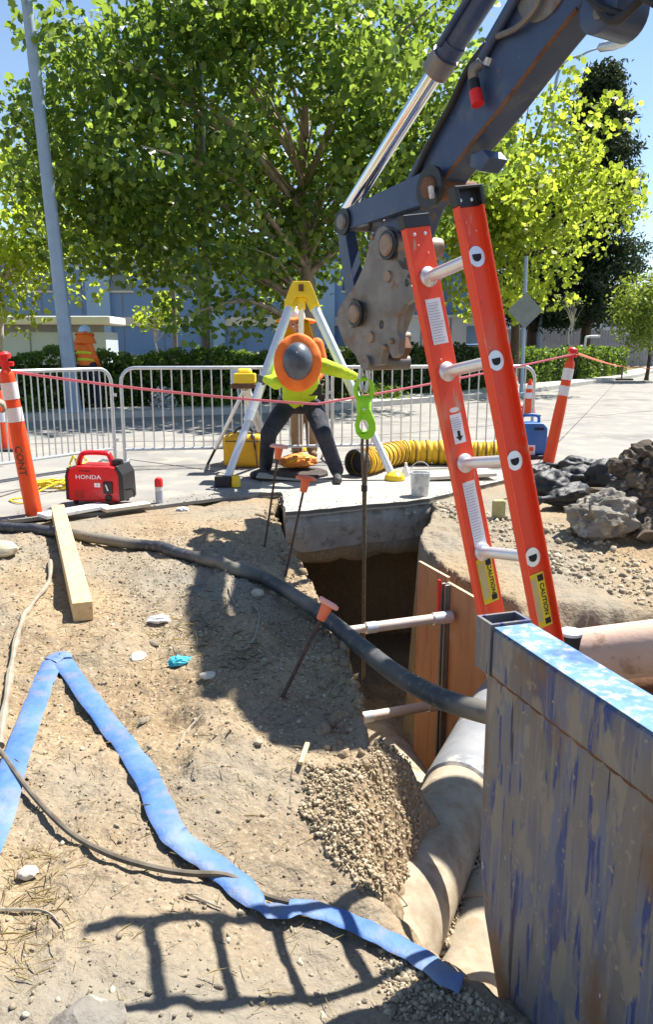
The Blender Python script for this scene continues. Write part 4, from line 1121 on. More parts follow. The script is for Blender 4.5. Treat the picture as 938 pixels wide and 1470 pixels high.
t = thing('hand_bag', 'small red and white bag hanging beside the far left worker', 'bag', tuple(rel(-.42, .24, .42)))
MB().ball(rel(-.42, .24, .52), (.10, .07, .16), 12, 8).build('bag', M_redp, t)
MB().tube(curve_pts([rel(-.48, .24, .62), rel(-.42, .24, .80), rel(-.36, .24, .62)], 5), .008, 6).build('handle', M_label, t)
# gloved worker just outside the left edge whose hand reaches the picture
g0 = Vector((-2.63, 5.15, 0)); x0, y0 = g0.x, g0.y
J = dict(anL=rel(-.12, 0, .1), anR=rel(.10, .05, .1), toeL=rel(-.10, .18, .045), toeR=rel(.14, .2, .045), knL=rel(-.12, .03, .5), knR=rel(.10, .05, .5),
         hipL=rel(-.10, 0, .92), hipR=rel(.09, 0, .92), shL=rel(-.22, 0, 1.40), shR=rel(.18, 0, 1.40), neck=rel(0, .0, 1.50), head=rel(0, .03, 1.63),
         elL=rel(-.30, .05, 1.12), wrL=rel(-.28, .15, .88), elR=rel(.28, .12, 1.14), wrR=rel(.30, .22, 1.02), hdR=(.7, .3, -.5), curlR=(0, .3, -1))
w4, h, fz, upv, sx, Rm = person('person in worn canvas gloves at the left edge, only a hand reaching in', tuple(g0), J, [M_skin, M_hiorange, M_navy, M_canvas, M_boot], face=(.3, .9, -.2), voxel=.014)
hard_hat(w4, h + Vector((0, 0, .06)), (0, 0, 1), (.3, .9, 0), M_hatw, scale=1.05)

# ------------------------------------------------------------------ rescue tripod over the manhole
th = Q(433, 420, 8.5)
feet = [P(322, 699), P(567, 690), P(430, 648)]
t = thing('rescue_tripod', 'tall silver rescue tripod with yellow head standing over the manhole', 'tripod', tuple(P(432, 684)))
q = MB()
cen = th
ring = []
for k, f in enumerate(feet):
    d = (f - th).normalized()
    t0_ = th + Vector(((-.085, .085, 0)[k], 0, -.04)); d = (f - t0_).normalized()
    q.bar(t0_ - d * .02, t0_ + d * .15, .118 if k < 2 else .09, .118 if k < 2 else .09, up=(0, 1, 0) if k < 2 else (1, 0, 0))
q.prism([th + Vector((a, -.11, b)) for a, b in ((-.09, .11), (.09, .11), (.12, .05), (.185, -.12), (.10, -.16), (.06, -.05), (-.06, -.05), (-.10, -.16), (-.185, -.12), (-.12, .05))], (0, .22, 0))
q.build('head', M_yel, t, 0, bevel=.012)
MB().box(th + Vector((0, -.125, .04)), (.05, .03, .07)).build('head_pin', M_rust, t, 0)
for k, f in enumerate(feet):
    t0_ = th + Vector(((-.085, .085, 0)[k], 0, -.04)); d = (f - t0_); L = d.length; d.normalize(); lw = 1 if k < 2 else .6
    leg = MB().tube([t0_ + d * .08, t0_ + d * (L * .66)], .050 * lw, 14).build('leg', M_silver, t)
    MB().tube([t0_ + d * (L * .64), f - d * .03], .040 * lw, 12).build('leg_extension', M_silver, leg)
    MB().tube([t0_ + d * (L * .62), t0_ + d * (L * .67)], .057 * lw, 14).build('collar', M_alu, leg)
    for j in range(6): MB().ball(t0_ + d * (L * (.70 + .045 * j)) + Vector((0, -.036 * lw, .0)), .007, 6, 5).build('adjuster_hole', M_dark, leg)
    ft = MB()
    if k == 0: ft.bar(f + Vector((-.09, 0, .06)), f + Vector((.07, 0, .055)), .12, .11)
    else: ft.lathe([(.11, .008), (.10, .06), (.045, .10)], f, 14)
    ft.build('foot', M_black if k == 0 else M_yel, t, 0, bevel=.012)
    if k == 0: MB().lathe([(.05, .008), (.045, .1), (.03, .12)], f + Vector((.12, -.02, 0)), 10).build('foot_pad', M_yel, t)
a, b_, c_ = [th.lerp(f, .93) for f in feet]
# hoisting line dropping from the head
tag(MB().tube([th + Vector((0, 0, -.05)), Vector((th.x, th.y, .06))], .006, 6).build('hoist_line', M_alu), 'thin steel line hanging from the tripod head down to the manhole', 'line')
# smaller instrument stand with a yellow winch left of the tripod
sp = Q(352, 556, 8.7)
ff = [P(298, 668), P(388, 652), P(356, 640)]
t = thing('winch_stand', 'white three legged stand carrying a yellow winch left of the tripod', 'winch stand', tuple(P(350, 660)))
for k, f in enumerate(ff):
    d = f - sp
    MB().tube([sp, sp + d * .78], .022 if k != 1 else .05, 10).build('leg', M_white if k else M_alu, t)
    MB().tube([sp + d * .76, f + Vector((0, 0, .01))], .016, 8).build('leg_extension', M_blackp if k == 0 else M_alu, t)
MB().box(sp + Vector((0, 0, .02)), (.16, .16, .06)).build('head_plate', M_alu, t, 0, bevel=.01)
q = MB().box(sp + Vector((.0, 0, .10)), (.24, .2, .11)); q.lathe([(.05, -.08), (.06, -.05), (.06, .05), (.05, .08)], sp + Vector((0.0, 0, .15)), 16, axis=(1, 0, 0))
q.build('winch_body', M_yel, t, 0, bevel=.015)
MB().box(sp + Vector((0, -.02, .015)), (.30, .16, .05)).build('winch_base', M_rust, t, 0, bevel=.006)

# yellow equipment bag, orange sack, manhole
p = P(349, 672); t = thing('equipment_bag', 'square yellow equipment bag with a dark strap behind the tripod leg', 'bag', p)
q = MB(); q.box(p + Vector((0, .2, .19)), (.46, .40, .38)); o = q.build('bag', M_yelbag, t, 180, bevel=.07, seg=4)
q = MB().tube(curve_pts([p + Vector((.17, -.012, .02)), p + Vector((.15, -.015, .2)), p + Vector((.12, .0, .385)), p + Vector((.12, .3, .395))], 6), 1, 8, flat=(.02, .006)); q.build('strap', M_blackp, t)
MB().tube(curve_pts([p + Vector((-.12, .2, .37)), p + Vector((-.06, .2, .44)), p + Vector((.06, .2, .44)), p + Vector((.1, .2, .37))], 5), .012, 6).build('handle', M_blackp, t)
MB().tube([p + Vector((-.20, -.004, .31)), p + Vector((.20, -.004, .31))], .006, 6).build('zip', M_boot, t)
p = P(424, 690); t = thing('manhole', 'raised dark manhole ring and cover under the tripod', 'manhole', p)
MB().lathe([(.30, 0.002), (.345, 0.002), (.345, .05), (.33, .06), (.30, .06)], p + Vector((0, .25, 0)), 40).build('ring', M_iron, t)
MB().lathe([(.28, .0), (.29, .035), (.0, .045)], p + Vector((0.02, .25, 0)), 40).build('cover', M_iron, t)
MB().box(p + Vector((.0, .02, .03)), (.80, .25, .022), Matrix.Rotation(.06, 3, 'Y')).build('cover_board', M_conc, t, 0, bevel=.004)
def blob(name, c, r, m, parent=None, seed=0, amp=.18, fr=2.0, sub=3, flat=0.0, crease=0.0, smooth=180):
    bm = bmesh.new(); bmesh.ops.create_icosphere(bm, subdivisions=sub, radius=1.0)
    o_ = Vector((seed * 3.7, seed * 1.3, seed * 2.1)); q = MB()
    for v in bm.verts:
        n = v.co.normalized()
        k = 1 + amp * (mnoise.noise(n * fr + o_) + .5 * mnoise.noise(n * fr * 2.3 + o_) + .25 * mnoise.noise(n * fr * 5 + o_))
        if crease: k += crease * -abs(mnoise.noise(n * fr * 1.7 + o_ * 2))
        x = Vector((n.x * r[0], n.y * r[1], n.z * r[2])) * k
        if flat and n.z < 0: x.z *= (1 - flat)
        v.co = x
    q.v = [tuple(Vector(c) + v.co) for v in bm.verts]; q.f = [tuple(v.index for v in f.verts) for f in bm.faces]; q.m = [0] * len(q.f)
    bm.free()
    return q.build(name, m, parent, smooth)
p = P(428, 682); t = thing('sack', 'crumpled orange sack lying on the manhole board under the worker', 'sack', p)
blob('sack', p + Vector((0, .05, .135)), (.21, .15, .10), M_orbag, t, 3, .25, 1.8, 4, .35, .3)
MB().tube(curve_pts([p + Vector((-.1, -.09, .15)), p + Vector((0, -.12, .19)), p + Vector((.12, -.05, .2))], 6), .008, 6).build('tie', M_yel, t)

# yellow ventilation duct
path = curve_pts([Q(512, 668, 8.15), Q(530, 664, 8.3), Q(552, 659, 8.7), Q(580, 654, 9.0), Q(640, 655, 9.02), Q(690, 655, 8.95), Q(725, 655, 8.9)], 22)
for k_, p in enumerate(path): p.z = 0.145
rad = [0.142 * (1.0 if k % 3 else 0.86) * (1 + .03 * math.sin(k * .9)) for k in range(len(path))]
t = thing('ventilation_duct', 'yellow ribbed ventilation duct lying on the road behind the hook', 'duct', (path[40].x, path[40].y, 0))
MB().tube(path, rad, 20, caps=False).build('duct', M_duct, t, 50)
d0 = (path[0] - path[1]).normalized()
MB().lathe([(.15, -.06), (.155, 0), (.15, .03), (.125, .03), (.12, -.08)], path[0], 22, axis=d0).build('duct_cuff', M_black, t)
first = None
for k in range(6, len(path) - 4, 6):
    tt = (path[k + 1] - path[k - 1]).normalized(); u = tt.cross(Vector((0, 0, 1))).normalized(); w_ = u.cross(tt)
    MB().tube([path[k] + (u * math.cos(g) + w_ * math.sin(g)) * .143 for g in [2 * math.pi * j / 16 for j in range(16)]], .006, 5, closed=True).build('wire_hoop', M_rust, t)
p = P(603, 712); t = thing('bucket', 'dirty white plastic bucket with a wire handle on the slab edge', 'bucket', p)
MB().lathe([(.074, .004), (.080, .01), (.092, .20), (.099, .205), (.099, .225), (.089, .225), (.075, .02), (.0, .016)], p, 26, caps=False).build('bucket', M_bucket, t, 50)
MB().tube(curve_pts([p + Vector((-.098, 0, .2)), p + Vector((-.07, 0, .29)), p + Vector((0, 0, .325)), p + Vector((.07, 0, .29)), p + Vector((.098, 0, .2))], 5), .004, 6).build('handle', M_alu, t)
p = P(583, 684); t = thing('nozzle', 'small white conical nozzle standing left of the bucket', 'nozzle', p)
MB().lathe([(.05, .004), (.05, .03), (.03, .09), (.014, .12), (.014, .15)], p, 14).build('nozzle', M_white, t)
# timber sheet lying on the slab right of the bucket
p = P(655, 690); t = tag(MB().box(p + Vector((.05, .12, .05)), (.72, .34, .035), Matrix.Rotation(.1, 3, 'Z') @ Matrix.Rotation(-.04, 3, 'Y')).build('loose_board', M_paper, None, 0, bevel=.004), 'flat pale board lying on the slab behind the ladder', 'board')

# blue blower on wheels
p = P(766, 659); t = thing('blower', 'blue portable blower with black wheels beside the right delineator', 'blower', p)
pr = [(-.17, .05), (-.19, .12), (-.19, .36), (-.13, .44), (.12, .44), (.18, .38), (.18, .05)]
MB().prism([p + Vector((a, .05, b)) for a, b in pr], (0, .3, 0)).build('body', M_blower, t, 0, bevel=.02)
MB().tube(curve_pts([p + Vector((-.11, .2, .43)), p + Vector((-.10, .2, .52)), p + Vector((.08, .2, .52)), p + Vector((.10, .2, .43))], 5), .02, 8).build('handle', M_blower, t)
MB().box(p + Vector((-.02, .044, .09)), (.10, .012, .16)).build('label_plate', M_refl, t, 0)
MB().box(p + Vector((-.02, .036, .12)), (.05, .006, .05)).build('warning_mark', M_orange, t, 0)
MB().box(p + Vector((.07, .046, .37)), (.12, .012, .03)).build('vent_slot', M_dark, t, 0)
MB().box(p + Vector((0, .044, .025)), (.30, .2, .05)).build('base', M_blackp, t, 0, bevel=.01)
for sx_ in (-.22, .22):
    MB().lathe([(.03, -.035), (.11, -.03), (.125, 0), (.11, .03), (.03, .035)], p + Vector((sx_, .2, .13)), 20, axis=(1, 0, 0)).build('wheel', M_black, t)
    MB().lathe([(.05, -.04), (.045, .04)], p + Vector((sx_, .2, .13)), 14, axis=(1, 0, 0)).build('hub', M_blackp, t)

# ------------------------------------------------------------------ generator
p = P(137, 728); yaw = R(-8)
t = thing('generator', 'red portable generator with white lettering on a pale board', 'generator', p + Vector((0, 0, .03)), yaw)
GM = root_matrix(t)
def g(x, y, z): return GM @ Vector((x, y, z))
rm = Matrix.Rotation(yaw, 3, 'Z')
pr = [(-.245, .02), (-.25, .06), (-.245, .25), (-.225, .30), (-.16, .325), (.13, .325), (.20, .31), (.225, .27), (.235, .05), (.23, .02)]
MB().prism([g(a, 0, b) for a, b in pr], rm @ Vector((0, .27, 0))).build('shell', M_red, t, 30, bevel=.018, seg=3)
MB().tube(curve_pts([g(-.20, .135, .30), g(-.17, .135, .39), g(-.12, .135, .425), g(.06, .135, .425), g(.10, .135, .395), g(.13, .135, .30)], 6), 1, 12, flat=(.035, .022)).build('handle', M_red, t)
pr2 = [(-.262, .03), (-.262, .24), (-.24, .31), (-.225, .31), (-.235, .24), (-.235, .03)]
MB().prism([g(a, -.006, b) for a, b in pr2], rm @ Vector((0, .282, 0))).build('end_panel', M_blackp, t, 0, bevel=.006)
pr3 = [(.225, .03), (.222, .25), (.19, .33), (.215, .335), (.262, .26), (.268, .03)]
MB().prism([g(a, -.006, b) for a, b in pr3], rm @ Vector((0, .282, 0))).build('end_panel', M_blackp, t, 0, bevel=.008)
MB().lathe([(.045, 0), (.05, .02), (.045, .05), (.03, .055)], g(.17, .13, .322), 16).build('fuel_cap', M_blackp, t)
MB().box(g(.125, -.006, .145), (.085, .016, .105), rm).build('control_recess', M_blackp, t, 0, bevel=.006)
MB().bar(g(.115, -.018, .175), g(.135, -.018, .12), .022, .012).build('switch_lever', M_alu, t, 0, bevel=.003)
MB().lathe([(.032, 0), (.03, .012), (.015, .016)], g(.125, -.002, .055), 16, axis=rm @ Vector((0, -1, 0))).build('dial', M_blackp, t)
MB().box(g(.03, -.003, .165), (.052, .006, .036), rm).build('badge', M_label, t, 0)
text('badge_print', 'i', .03, frame(g(.03, -.0065, .165), rm @ Vector((1, 0, 0)), (0, 0, 1)), M_ink, t)
text('lettering', 'HONDA', .050, frame(g(-.05, -.0025, .232), rm @ Vector((1, 0, 0)), (0, 0, 1)), M_label, t, sx=1.25)
for k in range(4): MB().box(g(-.12 + k * .026, -.002, .285), (.016, .006, .006), rm).build('vent_slot', M_dark, t, 0)
for k in range(5): MB().box(g(-.14, -.001, .05 + k * .016), (.09, .004, .005), rm).build('lower_vent', M_rust, t, 0)
for a in (-.19, .19):
    for b in (.03, .24): MB().lathe([(.02, -.012), (.024, .02)], g(a, b, .0), 10).build('foot', M_blackp, t)
MB().tube(curve_pts([g(.262, .05, .12), g(.32, .05, .13), g(.34, .05, .10), g(.335, .05, .06)], 5), .007, 6).build('pull_cord', M_blackp, t)
b0, b1 = P(60, 747), P(150, 732)
tag(MB().bar(b0 + Vector((0, 0, .035)), b1 + Vector((.0, 0, .04)), .17, .03).build('pale_board', M_white, None, 0, bevel=.004), 'white painted board lying in front of the red generator', 'board')
b0, b1 = P(148, 737), P(212, 728)
tag(MB().bar(b0 + Vector((0, 0, .03)), b1 + Vector((0, 0, .03)), .13, .03).build('grey_board', M_paper, None, 0, bevel=.004), 'short grey board between the generator and the spray can', 'board')
p = P(229, 722); t = thing('spray_can', 'white spray can with a bright red cap on the slab', 'spray can', p)
MB().lathe([(.032, .002), (.034, .006), (.034, .15), (.028, .165)], p, 20).build('can', M_bucket, t)
MB().lathe([(.037, .15), (.037, .20), (.03, .222), (.012, .23)], p, 20).build('cap', M_redp, t)
MB().lathe([(.0346, .03), (.0346, .11)], p, 20, caps=False).build('printed_wrap', M_lines, t)
# yellow extension cord coil
t = thing('cord_coil', 'coiled bright yellow cord lying left of the generator', 'cord', P(75, 703))
c = P(77, 703); pts = []
for k in range(150):
    a = k * .33; r = .11 + .035 * math.sin(k * 1.7) + .015 * math.sin(k * .41)
    pts.append(c + Vector((r * 1.25 * math.cos(a) + .01 * math.sin(k * .8), r * .85 * math.sin(a), .02 + .06 * abs(math.sin(k * .113)) + .008 * (k % 3))))
pts += curve_pts([pts[-1], P(40, 712, .015), P(14, 717, .015), P(30, 722, .015), P(44, 714, .015)], 8)
MB().tube(pts, .008, 6).build('cord', M_yrope, t)
tag(MB().tube(curve_pts([P(98, 678, .01), P(101, 664, .06), P(106, 655, .14), P(112, 668, .05), P(124, 662, .01), P(118, 655, .12)], 6), .012, 6).build('rope_knot', M_yrope), 'knot of yellow rope at the barricade foot behind the generator', 'rope')
tag(MB().tube(curve_pts([P(-10, 716, .008), P(25, 705, .008), P(60, 694, .008), P(92, 690, .008)], 6), .006, 6).build('thin_cable', M_cable), 'thin dark cable lying on the road behind the yellow cord', 'cable')

# ------------------------------------------------------------------ excavator: stick, cylinder, linkage, coupler, boom (the body stands beside the trench, out of frame)
AS = Vector((0.43, 5.80, 2.08)); AH = Vector((0.507, -0.862, 0)); AN = Vector((-0.862, -0.507, 0))   # arm plane: pin, horizontal, normal towards the camera
def AP(px, py, off=0.0):
    d = ray(px, py); o = Vector((0, 0, CAM_H)); s = (AS + AN * off - o).dot(AN) / d.dot(AN)
    return o + d * s
TH = 0.19
back = -AN
exc = thing('excavator', 'dark navy excavator arm with worn grey coupler hanging in from the upper right', 'excavator', (5.9, 2.95, -0.05))
def hole(px, py, r, off=0.0, n=14):
    c = AP(px, py, off); return [c + AH * (r * math.cos(2 * math.pi * k / n)) + Vector((0, 0, r * math.sin(2 * math.pi * k / n))) for k in range(n)]
out = [(900, -300), (855, -222), (728, 0), (688, 70), (633, 165), (590, 243), (574, 276), (560, 306), (536, 333), (528, 352), (540, 378), (562, 382), (590, 345), (606, 300), (672, 214), (722, 153), (788, 65), (829, 14), (866, -34), (1030, -250), (985, -330)]
st_o = [AP(*p) for p in out]
MB().prism(st_o, back * TH).build('stick', M_exc, exc, 0, bevel=.012)
# rusty flange strips along both edges of the stick, standing proud of the side plate
def strip(name, pts, w, m, off=.012, th=.04):
    for a, b in zip(pts[:-1], pts[1:]): pass
    q = MB(); q.tube([AP(x, y, off) for x, y in pts], 1, 6, flat=None) if False else None
    P3 = [AP(x, y, off) for x, y in pts]
    q.tube(P3, w, 6); return q.build(name, m, exc)
strip('edge_weld', [(606, 299), (672, 213), (722, 152), (788, 64), (829, 13)], .012, M_rust, .0)
# boss and hose bracket under the stick near the top
MB().lathe([(.10, -.04), (.12, -.03), (.12, .20), (.10, .21)], AP(866, 12), 24, axis=back).build('boss', M_exc, exc, 40)
MB().lathe([(.035, -.06), (.035, .0)], AP(872, 20), 14, axis=back).build('boss_pin', M_coup, exc)
MB().lathe([(.20, -.012), (.20, .006)], AP(783, -30), 28, axis=back).build('pivot_plate', M_coup, exc, 40)
for s in ((900, -20, 938, 2, 970, 20), (850, -10, 880, 30, 925, -5), (835, -20, 862, 10, 900, 24)):
    MB().tube(curve_pts([AP(s[0], s[1], .05), AP(s[2], s[3], .09), AP(s[4], s[5], .05)], 8), .022, 8).build('hydraulic_hose', M_black, exc)
# bracket at the lower edge
MB().prism([AP(*p) for p in ((676, 222), (694, 214), (704, 226), (690, 246), (674, 240))], back * .15).build('bracket', M_exc, exc, 0, bevel=.008)
# hydraulic lines and the red capped coupling on the side plate
MB().tube(curve_pts([AP(745, -10, .03), AP(722, 32, .03), AP(700, 70, .03), AP(692, 84, .03)], 8), .028, 10).build('hydraulic_line', M_exc, exc)
MB().tube(curve_pts([AP(780, -20, .03), AP(770, 10, .04), AP(745, 38, .04), AP(715, 52, .03)], 8), .018, 8).build('hydraulic_hose', M_coup, exc)
MB().tube(curve_pts([AP(700, 62, .02), AP(672, 100, .025), AP(648, 150, .025), AP(618, 205, .025), AP(592, 262, .02)], 8), .020, 8).build('hydraulic_hose', M_black, exc)
MB().tube(curve_pts([AP(592, 262, .02), AP(560, 285, .05), AP(540, 300, .04), AP(530, 330, .02)], 8), .016, 8).build('hydraulic_hose', M_black, exc)
MB().tube(curve_pts([AP(690, 92, .04), AP(680, 100, .07), AP(680, 118, .06)], 6), .03, 10).build('coupling', M_coup, exc)
MB().tube([AP(680, 116, .06), AP(683, 132, .06)], .036, 12).build('coupling_collar', M_blackp, exc)
MB().tube([AP(683, 131, .06), AP(687, 150, .06)], .038, 14).build('coupling_cap', M_redp, exc)
c = AP(696, 83, .035); MB().prism([AP(*p) for p in ((689, 76), (707, 84), (703, 95), (686, 87))], AN * .03).build('paper_tag', M_label, exc, 0)
# bucket cylinder
mid = -TH / 2
MB().tube([AP(497, 306, mid), AP(636, 88, mid)], .058, 18).build('cylinder_rod', M_chrome, exc)
ba, bb = AP(629, 98, mid), AP(900, -330, mid)
br = MB().tube([ba, bb], .080, 20).build('cylinder_barrel', M_exc, exc)
d = (bb - ba).normalized()
MB().tube([ba - d * .03, ba + d * .10], .094, 20).build('gland', M_coup, br)
MB().tube([ba + d * .12, ba + d * .20], .088, 20).build('gland_ring', M_exc, br)
MB().tube([ba + d * .15 + AN * .095, ba + d * 1.2 + AN * .095], .02, 8).build('feed_pipe', M_exc, br)
# links
def linkbar(name, a, b, wa, wb, off, th, m, nb=10):
    A, B = AP(a[0], a[1], off), AP(b[0], b[1], off); u = (B - A).normalized(); v = u.cross(AN).normalized()
    pts = []
    for k in range(nb + 1):
        g = math.pi * (.5 + k / nb); pts.append(A + u * (wa * math.cos(g)) + v * (wa * math.sin(g)))
    for k in range(nb + 1):
        g = math.pi * (-.5 + k / nb); pts.append(B + u * (wb * math.cos(g)) + v * (wb * math.sin(g)))
    return MB().prism(pts, back * th).build(name, m, exc, 0, bevel=.008)
linkbar('upper_link', (488, 318), (612, 268), .075, .10, .07, .06, M_exc)
linkbar('upper_link', (488, 318), (612, 268), .075, .10, -TH - .02, .06, M_exc)
linkbar('lower_link', (488, 320), (507, 448), .055, .075, -.045, .10, M_exc)
def pin(px, py, r, off0, L, m=None, ring_=None):
    c = AP(px, py, off0)
    o = MB().lathe([(r * .86, 0), (r, .012), (r, L)], c, 18, axis=back).build('pin', m or M_pin, exc)
    if ring_: MB().lathe([(ring_, .02), (ring_, .05)], c, 22, axis=back).build('pin_collar', M_blackp, o)
pin(488, 318, .058, .11, TH + .22, M_coup, .098); pin(612, 268, .07, .10, TH + .2, M_rust, .13)
MB().tube([AP(619, 268, .11), AP(621, 284, .11)], .018, 8).build('grease_tag', M_bucket, exc)
# coupler: two worn side plates with holes
cp = [(530, 350), (537, 336), (551, 329), (566, 335), (573, 350), (571, 374), (578, 386), (588, 388), (584, 398), (592, 412), (601, 416), (596, 428), (580, 437), (573, 452), (570, 477), (574, 486), (572, 508), (564, 514), (560, 506), (560, 499), (552, 499), (549, 512), (547, 523), (532, 526), (519, 529), (510, 509), (495, 494), (486, 470), (484, 448), (493, 433), (510, 409), (523, 381)]
for off, hs in ((.09, True), (-TH - .04, True)):
    MB().prism([AP(x, y, off) for x, y in cp], back * .055, [hole(548, 466, .032, off), hole(585, 405, .03, off)]).build('coupler_plate', M_coup, exc, 0, bevel=.012)
MB().prism([AP(x, y, .035) for x, y in [(515, 440), (540, 400), (560, 410), (560, 440), (540, 495), (512, 500), (500, 470)]], back * (TH + .06)).build('coupler_core', M_coup, exc, 0, bevel=.02)
for c_, r_ in (((552, 349), .11), ((506, 450), .105)): MB().lathe([(r_, -.018), (r_ * 1.02, 0), (r_ * 1.02, .05)], AP(*c_, .10), 24, axis=back).build('pin_boss', M_coup, exc, 40)
pin(552, 351, .075, .165, TH + .28, None, .10); pin(506, 450, .07, .165, TH + .28, None, .095)
for c_ in ((556, 397), (531, 484)): pin(*c_, .042, .105, TH + .16, None, .055)
MB().lathe([(.055, 0), (.055, TH + .2)], AP(524, 521, .12), 16, axis=back).build('lift_eye', M_coup, exc)
MB().prism([AP(x, y, -.08) for x, y in ((556, 492), (568, 484), (574, 500), (566, 516), (560, 506))], back * .12).build('latch', M_rust, exc, 0, bevel=.006)
for x, y in ((552, 498), (562, 490), (535, 340)): MB().ball(AP(x, y, .10), .022, 8, 6).build('bolt', M_pin, exc)
# boom, body, cab, tracks beside the trench
Bp, Bf = Vector((1.50, 3.95, 3.36)), Vector((4.6, 3.60, 1.9))
q = MB(); d = (Bf - Bp).normalized(); side = Vector((d.y, -d.x, 0)).normalized(); upb = side.cross(d); upb = upb if upb.z > 0 else -upb
Ls = (Bf - Bp).length
pf = [(-.15, .13), (.5, .17), (1.5, .24), (Ls, .2)]
loop = [Bp + d * a + upb * b for a, b in pf] + [Bp + d * a - upb * b for a, b in pf[::-1]]
MB().prism([p - side * .2 for p in loop], side * .4).build('boom', M_exc, exc, 0, bevel=.015)
MB().box((5.9, 2.95, 1.55), (2.8, 2.6, 1.2)).build('body', M_exc, exc, 0, bevel=.06)
MB().box((5.1, 2.4, 2.55), (1.1, 1.0, 1.1)).build('cab', M_exc, exc, 0, bevel=.05)
MB().box((4.54, 2.4, 2.6), (.02, .8, .8)).build('cab_window', M_glass, exc, 0)
for y in (2.0, 3.9):
    tr = [(4.5, .05), (4.35, .42), (4.55, .78), (7.25, .78), (7.45, .42), (7.3, .05)]
    MB().prism([(a, y - .25, b - .1) for a, b in tr], (0, .5, 0)).build('track', M_black, exc, 0, bevel=.05)
MB().lathe([(.7, .7), (.7, 1.0)], (5.9, 2.95, 0), 24).build('slew_ring', M_iron, exc)

# green swivel hook and wire sling hanging from the coupler
hc = AP(523, 545, -TH / 2); hs_ = 1.0 / F_PX * (hc.y * CP)
def HK(px, py, off=0.0): return Vector((hc.x + (px - 523) * hs_, hc.y - off, hc.z - (py - 545) * hs_ * 1.02))
t = thing('lifting_hook', 'bright lime green swivel hook hanging under the excavator coupler', 'lifting hook', HK(523, 545))
MB().tube(curve_pts([HK(519, 527), HK(517, 545), HK(519, 556), HK(523, 560), HK(527, 556), HK(529, 545), HK(527, 527)], 6), .020, 8).build('shackle', M_galv, t)
MB().tube(curve_pts([HK(522, 575), HK(514, 571), HK(511, 558), HK(515, 547), HK(523, 544), HK(531, 547), HK(535, 558), HK(532, 571), HK(524, 575)], 6), .020, 10).build('swivel_bail', M_hook, t)
MB().lathe([(.04, -.10), (.058, -.085), (.062, .0), (.05, .03), (.03, .05)], HK(523, 576), 16).build('swivel_body', M_hook, t)
q = MB(); outer = [(519, 578), (528, 578), (534, 590), (540, 604), (541, 616), (537, 625), (529, 630), (519, 628), (512, 621), (510, 610), (513, 596)]
inner = [(522, 600), (528, 604), (531, 612), (528, 619), (521, 619), (517, 612), (517, 605)]
q.prism([HK(a, b, .045) for a, b in outer], (0, .09, 0), [[HK(a, b, .045) for a, b in inner]]); q.build('hook_body', M_hook, t, 0, bevel=.012, seg=3)
MB().bar(HK(517, 584, .055), HK(516, 606, .055), .02, .014, up=(0, 1, 0)).build('latch', M_hook, t, 0, bevel=.004)
MB().ball(HK(523, 586, .05), .016, 8, 6).build('rivet', M_alu, t)
zb = -1.46
ps_ = [HK(522, 619), HK(521, 640), HK(524, 700), HK(525, 760), Vector((HK(526, 700).x, hc.y, zb))]
pr_ = [HK(528, 619), HK(529, 640), HK(526.5, 700), HK(526, 760), Vector((HK(526.6, 700).x, hc.y, zb))]
t = thing('wire_sling', 'two brown wire rope strands running from the green hook down into the pit', 'sling', Vector((HK(524, 700).x, hc.y, zb)))
for pp_ in (ps_, pr_): MB().tube(pp_, .013, 8).build('strand', M_rope, t)
MB().tube([HK(525, 697), HK(525, 706)], .026, 10).build('ferrule', M_iron, t)

# ------------------------------------------------------------------ ladder
LT, RT = K(598, 312, 2.10), K(664, 276, 1.92)
LBm, RBm = K(713, 900, 2.27), K(784, 915, 2.08)
Dv = ((LBm - LT) + (RBm - RT)); Dn = Dv.normalized(); Wv = RT - LT
Wv = Wv - Dn * Wv.dot(Dn); Wn = Wv.normalized(); Fn = Dn.cross(Wn).normalized()
if Fn.x < 0: Fn = -Fn                        # across the rail face, to the right in view
LL = 2.18
lad = thing('ladder', 'orange fibreglass ladder with black tipped rails leaning out of the trench', 'ladder', LT + Dn * LL)
RW, FL = 0.082, 0.026
def rail(top, outw, name='rail'):
    q = MB(); o = outw
    prof = [(-RW / 2, 0), (RW / 2, 0), (RW / 2, FL), (RW / 2 - .006, FL), (RW / 2 - .006, .006), (-RW / 2 + .006, .006), (-RW / 2 + .006, FL), (-RW / 2, FL)]
    a = [top + Fn * x + Wn * (o * y) for x, y in prof]
    q.prism(a, Dn * LL)
    r = q.build(name, M_lad, lad, 0, bevel=.0018, seg=2)
    c = MB()
    prof2 = [(-RW / 2 - .003, -.003), (RW / 2 + .003, -.003), (RW / 2 + .003, FL + .003), (RW / 2 - .008, FL + .003), (RW / 2 - .008, .008), (-RW / 2 + .008, .008), (-RW / 2 + .008, FL + .003), (-RW / 2 - .003, FL + .003)]
    hcap = .032 if o < 0 else .045
    c.prism([top - Dn * .006 + Fn * x + Wn * (o * y) for x, y in prof2], Dn * hcap)
    c.box(top - Dn * .005 + Wn * o * FL / 2, (1, 1, 1), Matrix((Fn * (RW + .006), Wn * (FL + .006), Dn * .008)).transposed())
    cap = c.build('rail_cap', M_blackp, r, 0, bevel=.002)
    for x in (-.018, .018):
        MB().lathe([(.0055, -.001), (.0045, .003), (.001, .004)], top + Dn * (.022 if o > 0 else .045) + Fn * x + Wn * (o * (.008 if o > 0 else -.0005)), 10, axis=Wn * (1 if o > 0 else 1)).build('rivet', M_alu, r)
    return r
lr = rail(LT, -1); rr_ = rail(RT, 1)
rv_all = []
RUNG0, RSP = 0.163, 0.264
Wlen = Wv.length
first = None
